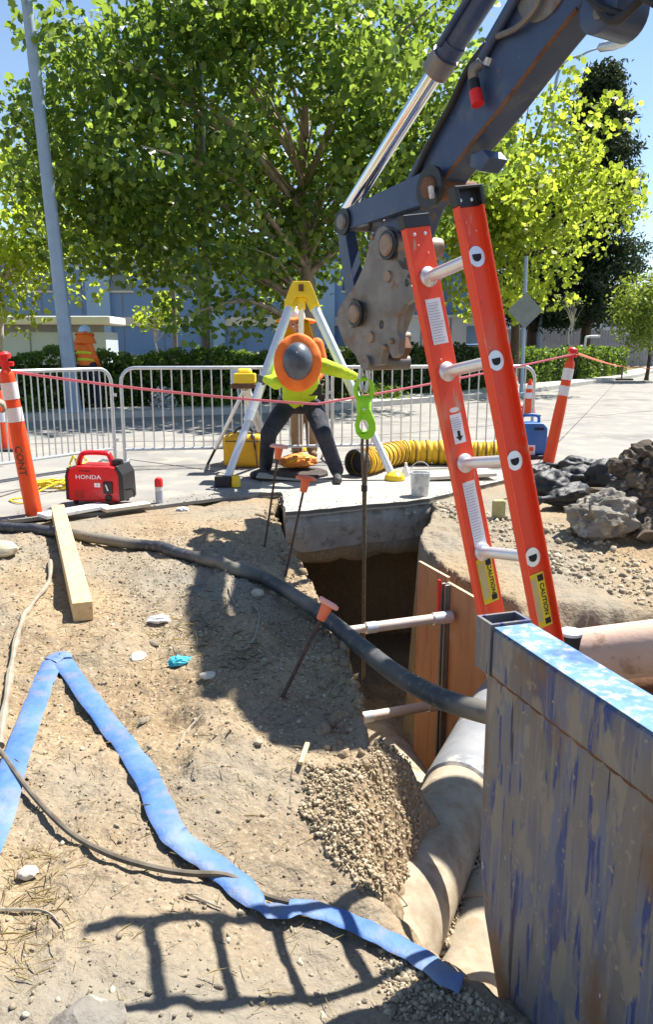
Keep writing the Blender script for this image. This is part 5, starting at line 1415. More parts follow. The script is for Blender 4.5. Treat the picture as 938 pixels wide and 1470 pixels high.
for k in range(7):
    o = (LT + Dn * (RUNG0 + RSP * k))
    if LL - RUNG0 - RSP * k < .08: break
    if first is None:
        q = MB()
        Rr = .0165
        q.tube([o - Wn * .012, o + Wn * (Wlen + .010)], Rr, 16)
        q.lathe([(Rr, 0), (.028, .0), (.028, .005), (Rr, .012)], o + Wn * .001, 20, axis=Wn)
        q.lathe([(.026, .0), (.026, .004), (.017, .004)], o + Wn * (Wlen + .0062), 20, axis=Wn)
        first = q.build('rung', M_alu, lad, 40)
        dq = MB()
        dp = []
        for j in range(13):
            g_ = math.pi * j / 12; dp.append((.0135 * math.cos(g_), .0125 * math.sin(g_)))
        dp += [(-.0135, -.006), (.0135, -.006)]
        dq.prism([o + Wn * (Wlen + .0112) + Fn * a + Dn * (b) for a, b in dp], Wn * .0008)
        dhole = dq.build('rung_socket', M_dark, first, 0)
    else:
        r = piece('rung', first, lad, Dn * (RSP * k)); piece('rung_socket', dhole, r)
# stickers and lettering on the rails
def sticker(name, top, t0, t1, w, m, side, off=.0012, cx=0.0):
    """side +1: on the web face seen from the camera"""
    q = MB(); a = top + Fn * (cx - w / 2) + Dn * t0 + Wn * off
    q.prism([a, a + Fn * w, a + Fn * w + Dn * (t1 - t0), a + Dn * (t1 - t0)], Wn * .0008)
    return q.build(name, m, lad, 0)
def on_rail(top, t, off=.0025, cx=0.0, turn=False):
    o = top + Dn * t + Wn * off + Fn * cx
    return frame(o, Dn, Fn) if turn else frame(o, Fn, -Dn)
LO = 0.0012
RO = 0.0062 + .001
def lines(top, t0, t1, n, w, off, cx=0.0):
    q = MB()
    for k in range(n):
        a = top + Dn * (t0 + (t1 - t0) * k / (n - 1)) + Wn * off + Fn * (cx - w / 2); f = .75 + .25 * rnd.random()
        q.prism([a, a + Fn * w * f, a + Fn * w * f + Dn * .0022, a + Dn * .0022], Wn * .0003)
    q.build('small_print', M_lines, lad, 0)
sticker('white_label', LT, .222, .348, .052, M_label, 1, LO); lines(LT, .232, .338, 15, .044, LO + .0009)
sticker('notice_label', LT, .548, .632, .040, M_label, 1, LO); lines(LT, .558, .590, 6, .034, LO + .0009)
q = MB(); o = LT + Dn * .614 + Wn * (LO + .0009)
q.prism([o + Fn * a + Dn * b for a, b in ((-.005, -.018), (.005, -.018), (.005, -.002), (.013, -.002), (0, .012), (-.013, -.002), (-.005, -.002))], Wn * .0004); q.build('arrow_mark', M_ink, lad, 0)
q = MB(); o = LT + Dn * .536 + Wn * LO
q.prism([o + Fn * (.017 * math.cos(g_)) + Dn * (.007 * math.sin(g_)) for g_ in [2 * math.pi * k / 18 for k in range(18)]], Wn * .0006); q.build('seal_label', M_refl, lad, 0)
sticker('white_label', LT, .745, .938, .044, M_label, 1, LO); lines(LT, .755, .928, 22, .036, LO + .0009)
for top, t0, t1, off in ((LT, .975, 1.11, LO), (RT, 1.0, 1.15, RO)):
    sticker('caution_label', top, t0, t1, .056, M_sigy, 1, off); L_ = t1 - t0
    q = MB(); a = top + Dn * (t0 + .006) + Wn * (off + .0009) + Fn * .004
    q.prism([a, a + Fn * .020, a + Fn * .020 + Dn * .018, a + Dn * .018], Wn * .0003); q.build('black_block', M_ink, lad, 0); q = MB()
    a = top + Dn * (t1 - .022) + Wn * (off + .0009) + Fn * .004
    q.prism([a, a + Fn * .020, a + Fn * .020 + Dn * .016, a + Dn * .016], Wn * .0003); q.build('black_block', M_ink, lad, 0)
    text('caution_lettering', 'CAUTION', .020, on_rail(top, (t0 + t1) / 2, off + .0012, .014, True), M_ink, lad)
    q = MB()
    for k in range(7):
        a = top + Dn * (t0 + .012) + Wn * (off + .0009) + Fn * (-.024 + k * .0035)
        q.prism([a, a + Fn * .0012, a + Fn * .0012 + Dn * L_ * .8, a + Dn * L_ * .8], Wn * .0003)
    q.build('small_print', M_lines, lad, 0)
for top, o in ((LT, .0016), (RT, .0066)):
    for t_ in (.085, .40, .70, .99):
        for x in (-.012, .016): MB().ball(top + Dn * (t_ + x * .8) + Fn * x + Wn * o, .0028, 6, 5).build('rivet', M_cappink, lad)

# ------------------------------------------------------------------ steel trench shield in the right foreground
B0 = K(692, 893, 1.86); B1 = K(945, 1058, 1.30)
zt = (B0.z + B1.z) / 2; B0.z = B1.z = zt
pd = Vector((B1.x - B0.x, B1.y - B0.y, 0)).normalized(); pn = Vector((-pd.y, pd.x, 0)); pn = pn if pn.x > 0 else -pn      # pn: away from the viewed face
PLEN = 2.3
def SB(a, n, z): return B0 + pd * a + pn * n + Vector((0, 0, z))
sh_ = thing('trench_shield', 'large steel trench shield panel with scraped blue paint in the right foreground', 'trench shield', SB(.9, .05, -1.35))
fr_ = Matrix((pd, pn, Vector((0, 0, 1)))).transposed()
MB().box(SB(PLEN / 2 + .025, .055, -.061), (PLEN - .05, .11, .122), fr_).build('top_tube', M_plate, sh_, 0, bevel=.012, seg=3)
# painted upper skin of the tube: a real strip of paint lying 2 mm proud
MB().box(SB(PLEN / 2 + .025, .055, .0012), (PLEN - .056, .100, .002), fr_).build('painted_top', M_ptop, sh_, 0)
# hollow corner post (open square tube)
q = MB()
for a, n, sa, sn in ((.0, .004, .070, .008), (.0, .106, .070, .008), (-.031, .055, .008, .094), (.031, .055, .008, .094)):
    q.box(SB(a + .012, n - .001, -.058), (sa, sn, .13), fr_)
q.build('corner_socket', M_plate, sh_, 0)
MB().box(SB(.012, .055, -.10), (.054, .09, .01), fr_).build('socket_floor', M_dark, sh_, 0)
MB().box(SB(.065, .055, .0075), (.10, .10, .004), fr_).build('socket_rim', M_label, sh_, 0) if False else None
loop = [(.012, -.122), (PLEN, -.122), (PLEN, -1.35), (.42, -1.35), (.28, -1.18), (.16, -1.0), (.055, -.78), (.018, -.62)]
MB().prism([SB(a, .012, z) for a, z in loop], pn * .085).build('panel', M_plate, sh_, 0, bevel=.008)
pts = [SB(a, .010, z) for a, z in ((.018, -.62), (.055, -.78), (.16, -1.0), (.28, -1.18), (.42, -1.35))]
q = MB()
for k in range(46): q.ball(SB(.03 + k * .05 + .01 * rnd.random(), .011, -.124), (.028, .006, .006), 6, 4, rot=fr_)
q.build('weld_bead', M_rust, sh_)
MB().box(SB(.5, .15, -.9), (.1, .1, .8), fr_).build('rear_rib', M_plate, sh_, 0)

# ------------------------------------------------------------------ pipes
def pipe(name, label, a, b, r, m, wall=.025, bands=(), extra=None):
    a, b = Vector(a), Vector(b); d = (b - a); L = d.length; d.normalize()
    t = thing(name, label, 'pipe', (a + b) / 2 - Vector((0, 0, r)))
    pr = [(r - wall, .02), (r - wall, 0), (r, 0), (r, L), (r - wall, L), (r - wall, L - .02)]
    MB().lathe(pr, a, 36, axis=d, caps=False).build('barrel', m, t, 35)
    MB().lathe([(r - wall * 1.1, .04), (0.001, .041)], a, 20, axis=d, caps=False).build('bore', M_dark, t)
    for x, w, dr, mm in bands: MB().lathe([(r + .001, x), (r + dr, x + .01), (r + dr, x + w - .01), (r + .001, x + w)], a, 36, axis=d, caps=False).build('collar', mm, t, 35)
    return t, a, d
pa, pbb = P(571, 1328, -.46), P(664, 1136, -.50)
dd = (pbb - pa).normalized()
pipe('main_pipe', 'thick dusty concrete pipe crossing the trench beside the steel shield', pa - dd * .62, pbb + dd * 1.1, .152, M_pipe, bands=((.62 + (pbb - pa).length * .92, 1.0, .012, M_pipegrey),))
pa2, pb2 = P(682, 1385, -.60), P(728, 1250, -.60)
dd2 = (pb2 - pa2).normalized()
pipe('second_pipe', 'pale pipe half covered in gravel between the big pipe and the shield', pa2 - dd2 * .42, pb2 + dd2 * .55, .115, M_pipe, bands=((.60, .16, .012, M_pipe),))
pipe('buried_pipe', 'tan pipe deep in the pit left of the plywood sheet', P(540, 1060, -1.22), P(600, 1165, -1.14), .17, M_pipe)
pr0, pr1 = Q(800, 945, 3.75), Q(1010, 922, 3.45)
rp, a_, d_ = pipe('pink_pipe', 'long dusty pink pipe at the right behind the shield', pr0 - (pr1 - pr0) * .5, pr1 + (pr1 - pr0) * 2.2, .138, M_pipepink, bands=())
pr0 = Q(800, 1000, 3.85); pr1 = Q(1010, 985, 3.6)
pipe('under_pipe', 'dark red pipe lying below the pink pipe in shadow', pr0 - (pr1 - pr0) * .4, pr1 + (pr1 - pr0) * 2.2, .10, M_rust)
cpos = Q(820, 911, 3.50)
t = thing('pipe_cap', 'round white capped fitting standing on the pink pipe', 'cap', cpos - Vector((0, 0, .05)))
MB().lathe([(.045, -.07), (.05, -.02), (.055, 0)], cpos, 20).build('neck', M_black, t)
MB().lathe([(.052, 0), (.055, .006), (.055, .016), (.048, .022), (.0, .024)], cpos, 24, caps=False).build('cap', M_label, t)

# ------------------------------------------------------------------ plywood shoring with hydraulic struts
f0 = P(603, 806, -.10); f1 = P(704, 862, -.10)
pv = (f1 - f0); pv.z = 0; PL = pv.length; pv.normalize(); pnn = Vector((-pv.y, pv.x, 0)); pnn = pnn if pnn.x < 0 else -pnn      # towards the pit
sg_ = thing('shoring_sheet', 'reddish plywood sheet standing in the pit with a dark hydraulic rail', 'shoring', (f0 + f1) / 2 + Vector((0, 0, -1.48)))
def SH(a, n, z): return f0 + pv * a + pnn * n + Vector((0, 0, z))
fm = Matrix((pv, pnn, Vector((0, 0, 1)))).transposed()
PLW = 1.3
split = (P(640, 830, -.1) - f0).dot(pv)
MB().box(SH(split / 2, 0, -.74), (split - .004, .022, 1.48), fm).build('plywood_panel', M_ply, sg_, 0)
MB().box(SH((split + PLW) / 2, .006, -.755), (PLW - split, .022, 1.45), fm).build('plywood_panel', M_ply, sg_, 0)
MB().box(SH(split / 2, 0, .002), (split, .020, .004), fm).build('plywood_edge', M_plyedge, sg_, 0)
MB().box(SH((split + PLW) / 2, .006, -.028), (PLW - split, .020, .004), fm).build('plywood_edge', M_plyedge, sg_, 0)
q = MB(); q.box(SH(split, .035, -.76), (.022, .04, 1.46), fm); q.box(SH(split + .045, .035, -.76), (.018, .04, 1.46), fm); q.box(SH(split + .022, .024, -.76), (.07, .012, 1.46), fm)
q.build('hydraulic_rail', M_coup, sg_, 0, bevel=.005)
MB().box(SH(split + .018, .08, -.12), (.03, .012, .24), fm).build('red_strip', M_redp, sg_, 0)
for px, py, r in ((642, 886, .032), (634, 1010, .032)):
    d = ray(px, py); o = Vector((0, 0, CAM_H)); A0 = SH(split + .02, .08, 0); s = (A0 - o).dot(pnn) / d.dot(pnn); e = o + d * s
    lbl = 'upper pale strut bracing the plywood across the pit' if py < 950 else 'lower pale strut bracing the plywood across the pit'
    t = thing('trench_strut', lbl, 'strut', e, 0, 'struts across the pit')
    en = e + pnn * .98
    MB().tube([e, e + (en - e) * .55], r, 16).build('outer_tube', M_shore, t)
    MB().tube([e + (en - e) * .54, en], r * .82, 16).build('inner_tube', M_shore, t)
    MB().tube([e - pnn * .03, e + pnn * .10], r * 1.25, 16).build('end_socket', M_alu, t)
    MB().tube([e + (en - e) * .5, e + (en - e) * .57], r * 1.12, 16).build('collar', M_alu, t)

# ------------------------------------------------------------------ hoses, cables, timber, stakes
def ground_path(px, n=8, lift=0.0): return curve_pts([G(a, b) + Vector((0, 0, (c if len(p) > 2 else lift))) for p in px for a, b, c in [(p[0], p[1], p[2] if len(p) > 2 else lift)]], n)
def drape(pts, lift): return [Vector((p.x, p.y, max(p.z, H(p.x, p.y) + lift))) for p in pts]
hp = ground_path([(-60, 757), (0, 763), (60, 768), (120, 777), (200, 790), (270, 805), (330, 823), (380, 838)], 8, .036)
hp2 = curve_pts([hp[-1], K(430, 860, 4.10), K(470, 888, 3.72), K(520, 929, 3.35), K(570, 968, 3.08), K(630, 1001, 2.80), K(695, 1022, 2.62), K(760, 1035, 2.52)], 10)
hh = drape(hp, .032) + hp2[1:]
t = thing('discharge_hose', 'thick dusty black hose snaking across the dirt and over the pit', 'hose', hh[20])
MB().tube(hh, .039, 16).build('hose', M_hoseg, t)
q = MB()
for k in range(4, len(hh) - 4, 3): pass
def ribbon(name, pts, w, th, m, label, cat, twist=None, parent=None):
    q = MB(); q.tube(pts, [1.0] * len(pts), 10, flat=(w / 2, th / 2)); o = q.build(name, m, parent, 60)
    return o
bt = thing('layflat_hose', 'flat bright blue hose folded sharply on the dirt at the left', 'hose', G(90, 946))
b1 = drape(ground_path([(-30, 1250), (0, 1180), (20, 1105), (48, 1025), (76, 958)], 8, .02), .012)
b2 = drape(ground_path([(90, 955), (124, 1003), (165, 1058), (208, 1118), (240, 1190), (262, 1218), (300, 1245), (338, 1275), (372, 1308)], 8, .02), .012)
b3 = drape(ground_path([(380, 1318), (410, 1316), (432, 1311), (470, 1320), (515, 1338), (560, 1360), (605, 1385), (642, 1412), (664, 1422)], 8, .02), .016)
fold = (G(84, 947, .03)); 
b1[-1] = Vector((b1[-1].x, b1[-1].y, b1[-1].z + .01))
ribbon('hose_run', b1, .088, .014, M_hoseb, '', '', parent=bt)
bj = curve_pts([b2[-3], (b2[-1] + b3[0]) / 2 + Vector((0, 0, .004)), b3[2]], 6)
path2 = b2[:-3] + bj + b3[3:]
m_ = len(b2) + 2
wid = [1 - .5 * math.exp(-((k - m_) / 5.0) ** 2) - (.22 if k > m_ + 4 else .22 * max(0, (k - m_) / 4)) + .05 * math.sin(k * .9) for k in range(len(path2))]
q = MB(); q.tube(path2, wid, 12, flat=(.041, .008)); q.build('hose_run', M_hoseb, bt, 60)
e1, e2 = b1[-1], b2[0]
MB().tube(curve_pts([e1 + Vector((-.01, .0, .0)), (e1 + e2) / 2 + Vector((0, .035, .012)), e2 + Vector((.0, .0, .008))], 5), 1, 10, flat=(.042, .008)).build('fold', M_hoseb, bt)
e1, e2 = b2[-1], b3[0]
cb = drape(ground_path([(-30, 1060), (0, 1086), (24, 1120), (60, 1165), (105, 1208), (160, 1238), (220, 1256), (270, 1264), (320, 1266), (350, 1278), (380, 1296), (415, 1306)], 8, .022), .012)
tag(MB().tube(cb, .0085, 8).build('cable', M_cable), 'thin dark cable crossing over the blue hose in the foreground', 'cable')
cb = drape(ground_path([(72, 808), (70, 838), (48, 868), (30, 900), (20, 940), (12, 990), (4, 1040), (0, 1076)], 8, .014), .012)
tag(MB().tube(cb, [.013 + .003 * math.sin(k * .7) for k in range(len(cb))], 8).build('root_cord', M_root), 'thin pale cord curving down the dirt at the left edge', 'cord')
tb = thing('timber', 'pale square timber lying from the slab to the dirt at the left', 'timber', G(105, 800))
n0 = G(120, 893, .0); n0.z += .055
n1 = P(84, 738, .09)
dt = (n1 - n0).normalized()
MB().bar(n0, n1 + dt * .12, .098, .10).build('beam', M_timber, tb, 0, bevel=.004)
def stake(label, cap, foot, yc, mcap, mush=False):
    f = G(*foot); c = Q(cap[0], cap[1], f.y + yc)
    t = thing('rebar_stake', label, 'stake', f, 0, 'rusty stakes with safety caps')
    d = (c - f).normalized()
    MB().tube([f - d * .06, f.lerp(c, .5), c], .0078, 8).build('bar', M_rebar, t)
    q = MB()
    for k in range(1, 26): pass
    if mush:
        MB().lathe([(.018, -.075), (.022, -.07), (.028, -.01), (.03, 0)], c + d * .02, 14, axis=d).build('cap_sleeve', M_cap, t)
        MB().lathe([(.03, 0), (.062, .004), (.066, .014), (.05, .028), (.0, .034)], c + d * .02, 20, axis=d + Vector((0, 0, .3)), caps=False).build('cap_top', mcap, t)
    else:
        MB().lathe([(.014, -.065), (.018, -.06), (.024, -.005), (.024, .0)], c + d * .02, 14, axis=d).build('cap_sleeve', M_cap, t)
        ax_ = (d + Vector((.25, 0, .3))).normalized()
        q = MB(); x = ax_.cross(Vector((0, 1, 0))).normalized(); q.box(c + d * .03, (.082, .075, .02), Matrix((x, ax_.cross(x), ax_)).transposed()); q.build('cap_top', mcap, t, 0, bevel=.008)
    return t
stake('rusty stake with a faded mushroom cap, farthest left of the three stakes', (400, 648), (380, 785), .1, M_cappink, True)
stake('rusty stake with a bright orange cap in front of the concrete slab', (438, 694), (410, 827), .08, M_cap, True)
stake('rusty leaning stake with a square pink cap beside the black hose', (467, 876), (405, 1002), .12, M_cappink, False)

# ------------------------------------------------------------------ sandbags, boulders, clods, stones
def RP(px, py): return G(px, py)
bags = [('slumped black sandbag just right of the ladder', (785, 716), (.25, .18, .17), 2, .1), ('folded black sandbag with a pointed corner in the middle of the bag row', (828, 706), (.32, .17, .17), 3, -.1),
        ('long black sandbag lying low with a wrinkled tied neck', (822, 728), (.30, .13, .13), 4, .5), ('plump black sandbag at the right of the row below the dirt heap', (878, 708), (.30, .2, .22), 5, .2), ('small black sandbag on top behind the row', (832, 684), (.26, .17, .14), 6, -.3),
        ('black sandbag peeping out at the foot of the orange delineator', (772, 690), (.18, .13, .12), 7, .3)]
for lb, pxy, r, sd, rz in bags:
    c = RP(*pxy); t = thing('sandbag', lb, 'sandbag', c, rz, 'black sandbags by the road edge')
    o = blob('bag', (0, 0, 0), r, M_bag, None, sd, .24, 1.7, 4, .45, .38); o.parent = t; o.location = (0, 0, r[2] * .62)
    q = MB().tube([Vector((-r[0] * .9, 0, r[2] * .7)), Vector((-r[0] * 1.12, .01, r[2] * .8)), Vector((-r[0] * 1.3, .04, r[2] * .65))], [.045, .022, .05], 10); o2 = q.build('tied_neck', M_bag, None, 180); o2.parent = t
def rock(name, label, cat, c, r, m, seed, group=None, rz=0.0, amp=.3, sub=3, fr=1.4):
    o = blob(name, (0, 0, 0), r, m, None, seed, amp, fr, sub, .2, .12, 30)
    o.location = c; o.rotation_euler = (0, 0, rz); tag(o, label, cat, group); return o
c = RP(872, 774); rock('boulder', 'large pale grey boulder below the black sandbags', 'boulder', c + Vector((0, .1, .14)), (.27, .2, .21), M_boulder, 3, None, .2, .34, 5, 1.7)
# dirt heap at the right, clods on it
hb = RP(1012, 770); bm_pts = []
heap = blob('dirt_heap', hb + Vector((.25, .45, .05)), (.80, .72, .56), M_clod, None, 9, .42, 3.4, 6, .1, .35, 30)
tag(heap, 'dark crumbly dirt heap at the right edge behind the boulder', 'dirt heap')
k = 0
for px, py, r, dz in ((905, 660, .10, .55), (925, 650, .12, .6), (938, 668, .13, .55), (912, 690, .13, .42), (935, 700, .15, .40), (905, 718, .12, .32), (925, 728, .14, .28), (940, 742, .15, .25), (912, 752, .12, .16), (932, 768, .13, .12), (915, 782, .07, .04), (938, 792, .11, .05), (898, 776, .05, .02), (928, 806, .06, .02), (890, 700, .10, .32), (918, 708, .09, .42), (896, 742, .08, .2), (930, 683, .10, .5), (945, 720, .12, .36), (908, 766, .07, .1), (886, 668, .08, .42), (900, 676, .09, .46)):
    c = Q(px, py, hb.y + .05 - .25 * ((py - 650) / 150) + .18); k += 1
    rock('clod', 'dark earth clod lying on the dirt heap at the right edge', 'clod', c, (r, r * .8, r * .75), M_clod, 20 + k, 'earth clods on the heap', k * 1.3, .34, 3, 1.8)
hv = np.array([v.co for v in heap.data.vertices]); hv = hv[(hv[:, 1] < hb.y + .6) & (hv[:, 2] > 0.0)]
gh = np.random.default_rng(77)
hsel = hv[gh.integers(0, len(hv), 30)]
for k_, p in enumerate(hsel):
    r = .035 + .075 * gh.random() ** 1.5
    rock('clod', 'dark earth clod lying on the dirt heap at the right edge', 'clod', Vector(p), (r, r * .8, r * .75), M_clod, 80 + k_, 'earth clods on the heap', k_ * 1.3, .34, 3, 1.8)
rock('rock', 'tan rounded rock at the left edge below the grey hose', 'rock', G(2, 800) + Vector((0, 0, .05)), (.11, .08, .065), M_pebble, 51, None, .2, .15)
rock('rock', 'pale angular rock in dry grass at the lower left', 'rock', G(40, 1262) + Vector((0, 0, .018)), (.026, .022, .018), M_paper, 52, None, .4, .2)
rock('rock', 'large pale rock at the bottom edge left of centre', 'rock', G(128, 1462) + Vector((0, -.03, .0)), (.085, .06, .055), M_boulder, 53, None, .4, .22)
for lb, px, py, r, sd in (('flat cream stone chip lying right of the blue hose fold', 198, 945, (.05, .036, .016), 61), ('pale flat stone near the teal wrapper', 222, 925, (.036, .022, .012), 62), ('off white stone chip right of the teal wrapper', 300, 972, (.038, .026, .014), 63),
                         ('small tan flat stone above the hose in mid dirt', 208, 1036, (.026, .017, .010), 64), ('small pale stone under the black hose in shade', 370, 856, (.045, .035, .03), 65), ('pale chip at the lower end of the big shadow', 371, 1068, (.016, .013, .01), 66)):
    rock('stone_chip', lb, 'stone', G(px, py) + Vector((0, 0, r[2] * .5)), r, M_paper if sd in (61, 63) else M_pebble, sd, 'loose pale stones', sd, .2, 3)
for lb, px, py, m, sd in (('crumpled teal wrapper on the dirt', 258, 953, M_teal, 71), ('crumpled white scrap at the slab edge right of the spray can', 262, 733, M_label, 72), ('pale scrap of plastic lying in the dry grass', 228, 893, M_refl, 73)):
    o = blob('wrapper', (0, 0, 0), (.06, .035, .022), m, None, sd, .5, 2.4, 3, .3, .4, 20); o.location = G(px, py) + Vector((0, 0, .012)); tag(o, lb, 'litter')
o = G(436, 1090); t = tag(MB().bar(o + Vector((-.008, -.06, .02)), o + Vector((.012, .05, .03)), .016, .012).build('wood_chip', M_timber, None, 0, bevel=.003), 'short wooden peg at the lower end of the big shadow', 'peg')
t = thing('leaf_bunch', 'tuft of yellow weeds beside the boulder and sandbags', 'weed', RP(716, 742))
dz = RP(716, 745); q = MB().box(dz + Vector((0, 0, .08)), (.11, .07, .17)); q.build('cut_block', mat('mossy_block', (.36, .34, .12), (.46, .40, .22), 12, .9), t, 0, bevel=.02)
t['label'] = 'yellowish mossy block behind the ladder at the dirt edge'; t['category'] = 'block'; t.name = 'mossy_block'

# ------------------------------------------------------------------ gravel, pebbles, dry grass: uncountable, one object each
def ico(sub=1):
    bm = bmesh.new(); bmesh.ops.create_icosphere(bm, subdivisions=sub, radius=1.0)
    v = np.array([x.co for x in bm.verts]); f = np.array([[w.index for w in x.verts] for x in bm.faces]); bm.free(); return v, f
IV, IF = ico(1)
def stones(name, cen, size, m, squash=.65, seed=1):
    g_ = np.random.default_rng(seed); n = len(cen)
    sc = size[:, None] * (0.7 + .6 * g_.random((n, 3))) * np.array([1, 1, squash])
    global rng
    rng = g_
    Rm = rand_rot(n)
    jit = 1 + .42 * (g_.random((n, len(IV), 1)) - .5) * 2
    v = np.einsum('nij,nkj->nki', Rm, IV[None] * jit * sc[:, None, :]) + cen[:, None, :]
    f = IF[None] + (np.arange(n) * len(IV))[:, None, None]
    o = np_mesh(name, v.reshape(-1, 3), f.reshape(-1), np.full(n * len(IF), 3), m)
    o['kind'] = 'stuff'; return o
g_ = np.random.default_rng(5)
def px_scatter(poly, n, zoff=0.0):
    """random points on the terrain inside an outline sighted from the photograph's view"""
    pts = np.array([[*G(a, b)[:2]] for a, b in poly])
    lo, hi = pts.min(0), pts.max(0); out = np.zeros((0, 2))
    while len(out) < n:
        q_ = lo + (hi - lo) * g_.random((n * 3, 2)); q_ = q_[sdf(q_[:, 0], q_[:, 1], [tuple(p) for p in pts]) > 0]; out = np.concatenate((out, q_))
    out = out[:n]; return np.column_stack((out, Hn(out[:, 0], out[:, 1]) + zoff))
c1 = px_scatter([(440, 1098), (530, 1090), (600, 1130), (632, 1160), (600, 1230), (545, 1290), (520, 1285), (470, 1230), (430, 1165)], 8000)
c1 = c1[c1[:, 2] > -.66]
c1[:, 2] += .012 * g_.random(len(c1))
s1 = .003 + .0062 * g_.random(len(c1)) ** 2
tag(stones('gravel', c1, s1, M_gravel, .75, 3), 'loose tan gravel sloping down to the big pipe', 'gravel')
# gravel lying between the two pipes
mid_ = []
for k in range(2400):
    u = g_.random(); w_ = g_.random()
    A = pa + dd * (-.10 + .62 * u); Bq = pa2 + dd2 * (-.08 + .62 * u)
    p = A.lerp(Bq, .22 + .66 * w_)
    mid_.append((p.x, p.y, -.55 + .03 * (1 - abs(2 * w_ - .9)) + .02 * g_.random()))
tag(stones('gravel', np.array(mid_), .0035 + .0065 * g_.random(len(mid_)) ** 1.7, M_gravel, .75, 4), 'gravel lying between the big pipe and the pale pipe', 'gravel')
q = MB(); rows = 12
fill = [[None] * rows for _ in range(rows)]
vs = []
for i in range(rows):
    for j in range(rows):
        u, w_ = i / (rows - 1), j / (rows - 1); A = pa + dd * (-.16 + .72 * u); Bq = pa2 + dd2 * (-.12 + .70 * u); p = A.lerp(Bq, .2 + .78 * w_)
        vs.append((p.x, p.y, -.565 + .03 * (1 - abs(2 * w_ - .9)) + .012 * mnoise.noise(Vector((p.x * 14, p.y * 14, 0)))))
q.add(vs, [(i * rows + j, i * rows + j + 1, (i + 1) * rows + j + 1, (i + 1) * rows + j) for i in range(rows - 1) for j in range(rows - 1)])
tag(q.build('gravel_bed', M_dirt, None, 180), kind='structure')
c2 = px_scatter([(0, 770), (380, 740), (470, 890), (520, 1080), (480, 1300), (700, 1465), (0, 1468)], 5200, .001)
tag(stones('pebbles', c2, .002 + .008 * g_.random(len(c2)) ** 5, M_pebble, .6, 6), 'small pebbles strewn over the dirt bank', 'pebbles')
c6 = px_scatter([(0, 770), (380, 740), (470, 890), (520, 1080), (480, 1300), (700, 1465), (0, 1468)], 4500, .0)
tag(stones('earth_crumbs', c6, .003 + .007 * g_.random(len(c6)) ** 4, M_dirt, .7, 16), 'small earth crumbs over the dirt bank', 'earth')
c3 = px_scatter([(150, 790), (330, 830), (480, 900), (500, 1050), (420, 1080), (300, 960), (200, 900), (140, 900)], 2600, .001)
c3 = c3[c3[:, 2] > -.12]
tag(stones('gravel', c3, .0025 + .007 * g_.random(len(c3)) ** 3, M_pebble, .65, 8), 'fine gravel on the bank beside the pit edge', 'gravel')
c4 = px_scatter([(600, 770), (700, 735), (938, 800), (938, 880), (720, 870), (610, 800)], 2200, .001)
tag(stones('rubble', c4, .004 + .028 * g_.random(len(c4)) ** 7, M_pebble, .7, 9), 'stony rubble on the dirt right of the pit', 'rubble')
c5 = px_scatter([(540, 1345), (640, 1400), (745, 1465), (560, 1465)], 700, .002)
tag(stones('gravel', c5, .003 + .008 * g_.random(len(c5)) ** 2.5, M_pebble, .65, 10), 'dark shaded gravel at the bottom right below the hose end', 'gravel')
hsel = hv[gh.integers(0, len(hv), 1500)]
tag(stones('rubble', hsel, .006 + .03 * gh.random(len(hsel)) ** 4, stone_mat('dark_rubble', (.09, .075, .06), (.17, .145, .115), (.36, .32, .26)), .75, 12), 'small dark crumbs covering the dirt heap', 'rubble')
ed_ = np.array([[p.x, p.y] for p in curve_pts(EDGE, 10)]); n_ = 260
i_ = gh.integers(0, len(ed_), n_); pe = ed_[i_] + gh.normal(size=(n_, 2)) * np.array([.05, .05]) - np.array([.05, 0]); pe = np.column_stack((pe, Hn(pe[:, 0], pe[:, 1]))); pe = pe[pe[:, 2] > -.4]
tag(stones('rubble', pe, .006 + .030 * gh.random(len(pe)) ** 3, M_dirt, .75, 14), 'crumbling lumps of earth along the pit edge', 'rubble')
n_ = 900; i_ = gh.integers(0, len(FE), n_); pe = np.array(FE)[i_] + np.column_stack((gh.normal(size=n_) * .05, np.abs(gh.normal(size=n_)) * .16)); pe = np.column_stack((pe, np.full(n_, .007)))
pe = pe[pe[:, 0] > -3]
tag(stones('gravel', pe, .002 + .008 * gh.random(len(pe)) ** 3, M_pebble, .6, 15), 'spilled grit along the broken slab edge', 'gravel')
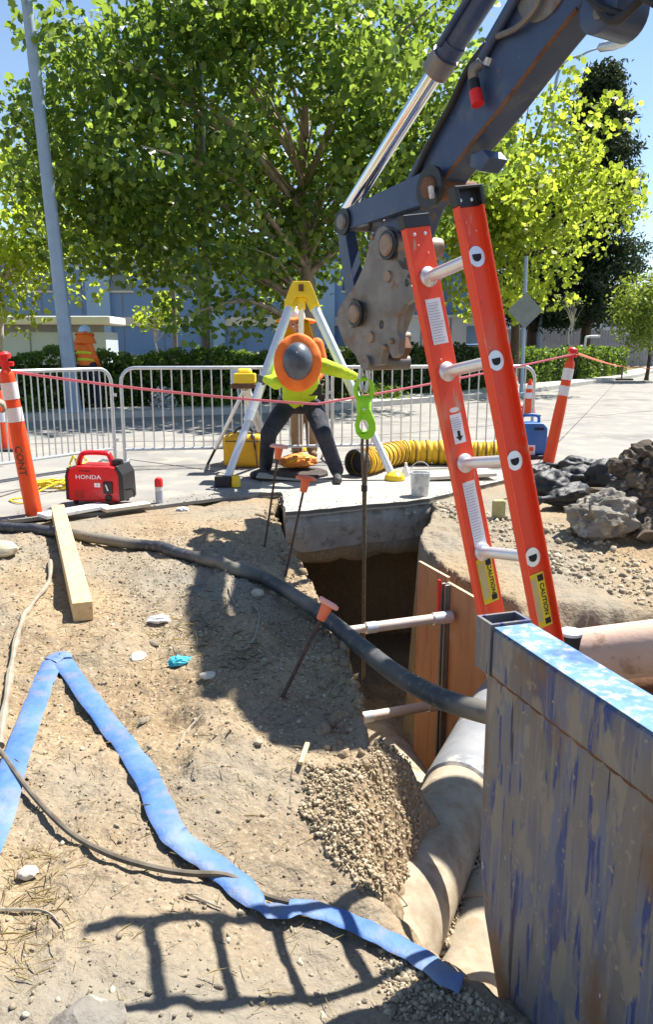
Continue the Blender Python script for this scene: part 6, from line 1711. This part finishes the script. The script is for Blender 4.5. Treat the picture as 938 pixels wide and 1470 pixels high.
def grass(name, label, poly, n, ln, seed, lie=.75):
    global rng
    rng = np.random.default_rng(seed)
    c = px_scatter(poly, n, .004); q_ = MB()
    a = rng.random(n) * 6.283; L = ln * (.4 + .9 * rng.random(n)); up = (1 - lie) * rng.random(n) * 1.2 + .06
    d = np.stack((np.cos(a), np.sin(a), up), -1) * L[:, None]; s = np.stack((-np.sin(a), np.cos(a), 0 * a), -1) * .0008
    m = c + d * .55 + np.array([0, 0, 1]) * (L * .06)[:, None]
    v = np.stack((c - s, c + s, m + s * .8, c + d, m - s * .8), 1)
    o = np_mesh(name, v.reshape(-1, 3), np.arange(n * 5), np.full(n, 5), M_dry); tag(o, label, 'grass', kind='stuff')
grass('dry_grass', 'tuft of dry yellow grass on the dirt by the big shadow', [(215, 890), (290, 880), (350, 900), (400, 985), (330, 960), (240, 950)], 170, .08, 3, .6)
grass('dry_grass', 'dry straw scattered over the whole dirt bank', [(0, 790), (360, 800), (450, 1000), (450, 1300), (600, 1460), (0, 1465)], 900, .06, 4, .93)
grass('dry_grass', 'straw tufts around the pale rock at the lower left', [(0, 1210), (90, 1225), (100, 1290), (60, 1400), (0, 1420)], 120, .075, 5, .85)
def twig(label, pts, r=.004):
    p = drape(ground_path(pts, 6, .008), .006); tag(MB().tube(p, [r * (1 - .5 * k / len(p)) for k in range(len(p))], 5).build('twig', M_root), label, 'twig')
twig('curved dry root in the shadow by the stakes', [(338, 935), (355, 932), (368, 910), (372, 885), (366, 872)], .006)
twig('straight dry stem below the black hose', [(328, 845), (338, 870), (350, 886)], .004)
twig('dark twig lying below the big shadow at left', [(258, 1072), (270, 1050), (290, 1028)], .005)
twig('dark stick at the bottom above the cable', [(268, 1286), (300, 1300), (318, 1308)], .004)
twig('pale straw stalk at the left edge low down', [(0, 1310), (35, 1310), (62, 1312), (88, 1332)], .005)
twig('thin root hanging from the dirt beside the timber', [(112, 790), (128, 760), (145, 736)], .006)
twig('thin wire curving over the big pipe', [(548, 1262), (575, 1290), (596, 1318)], .003)
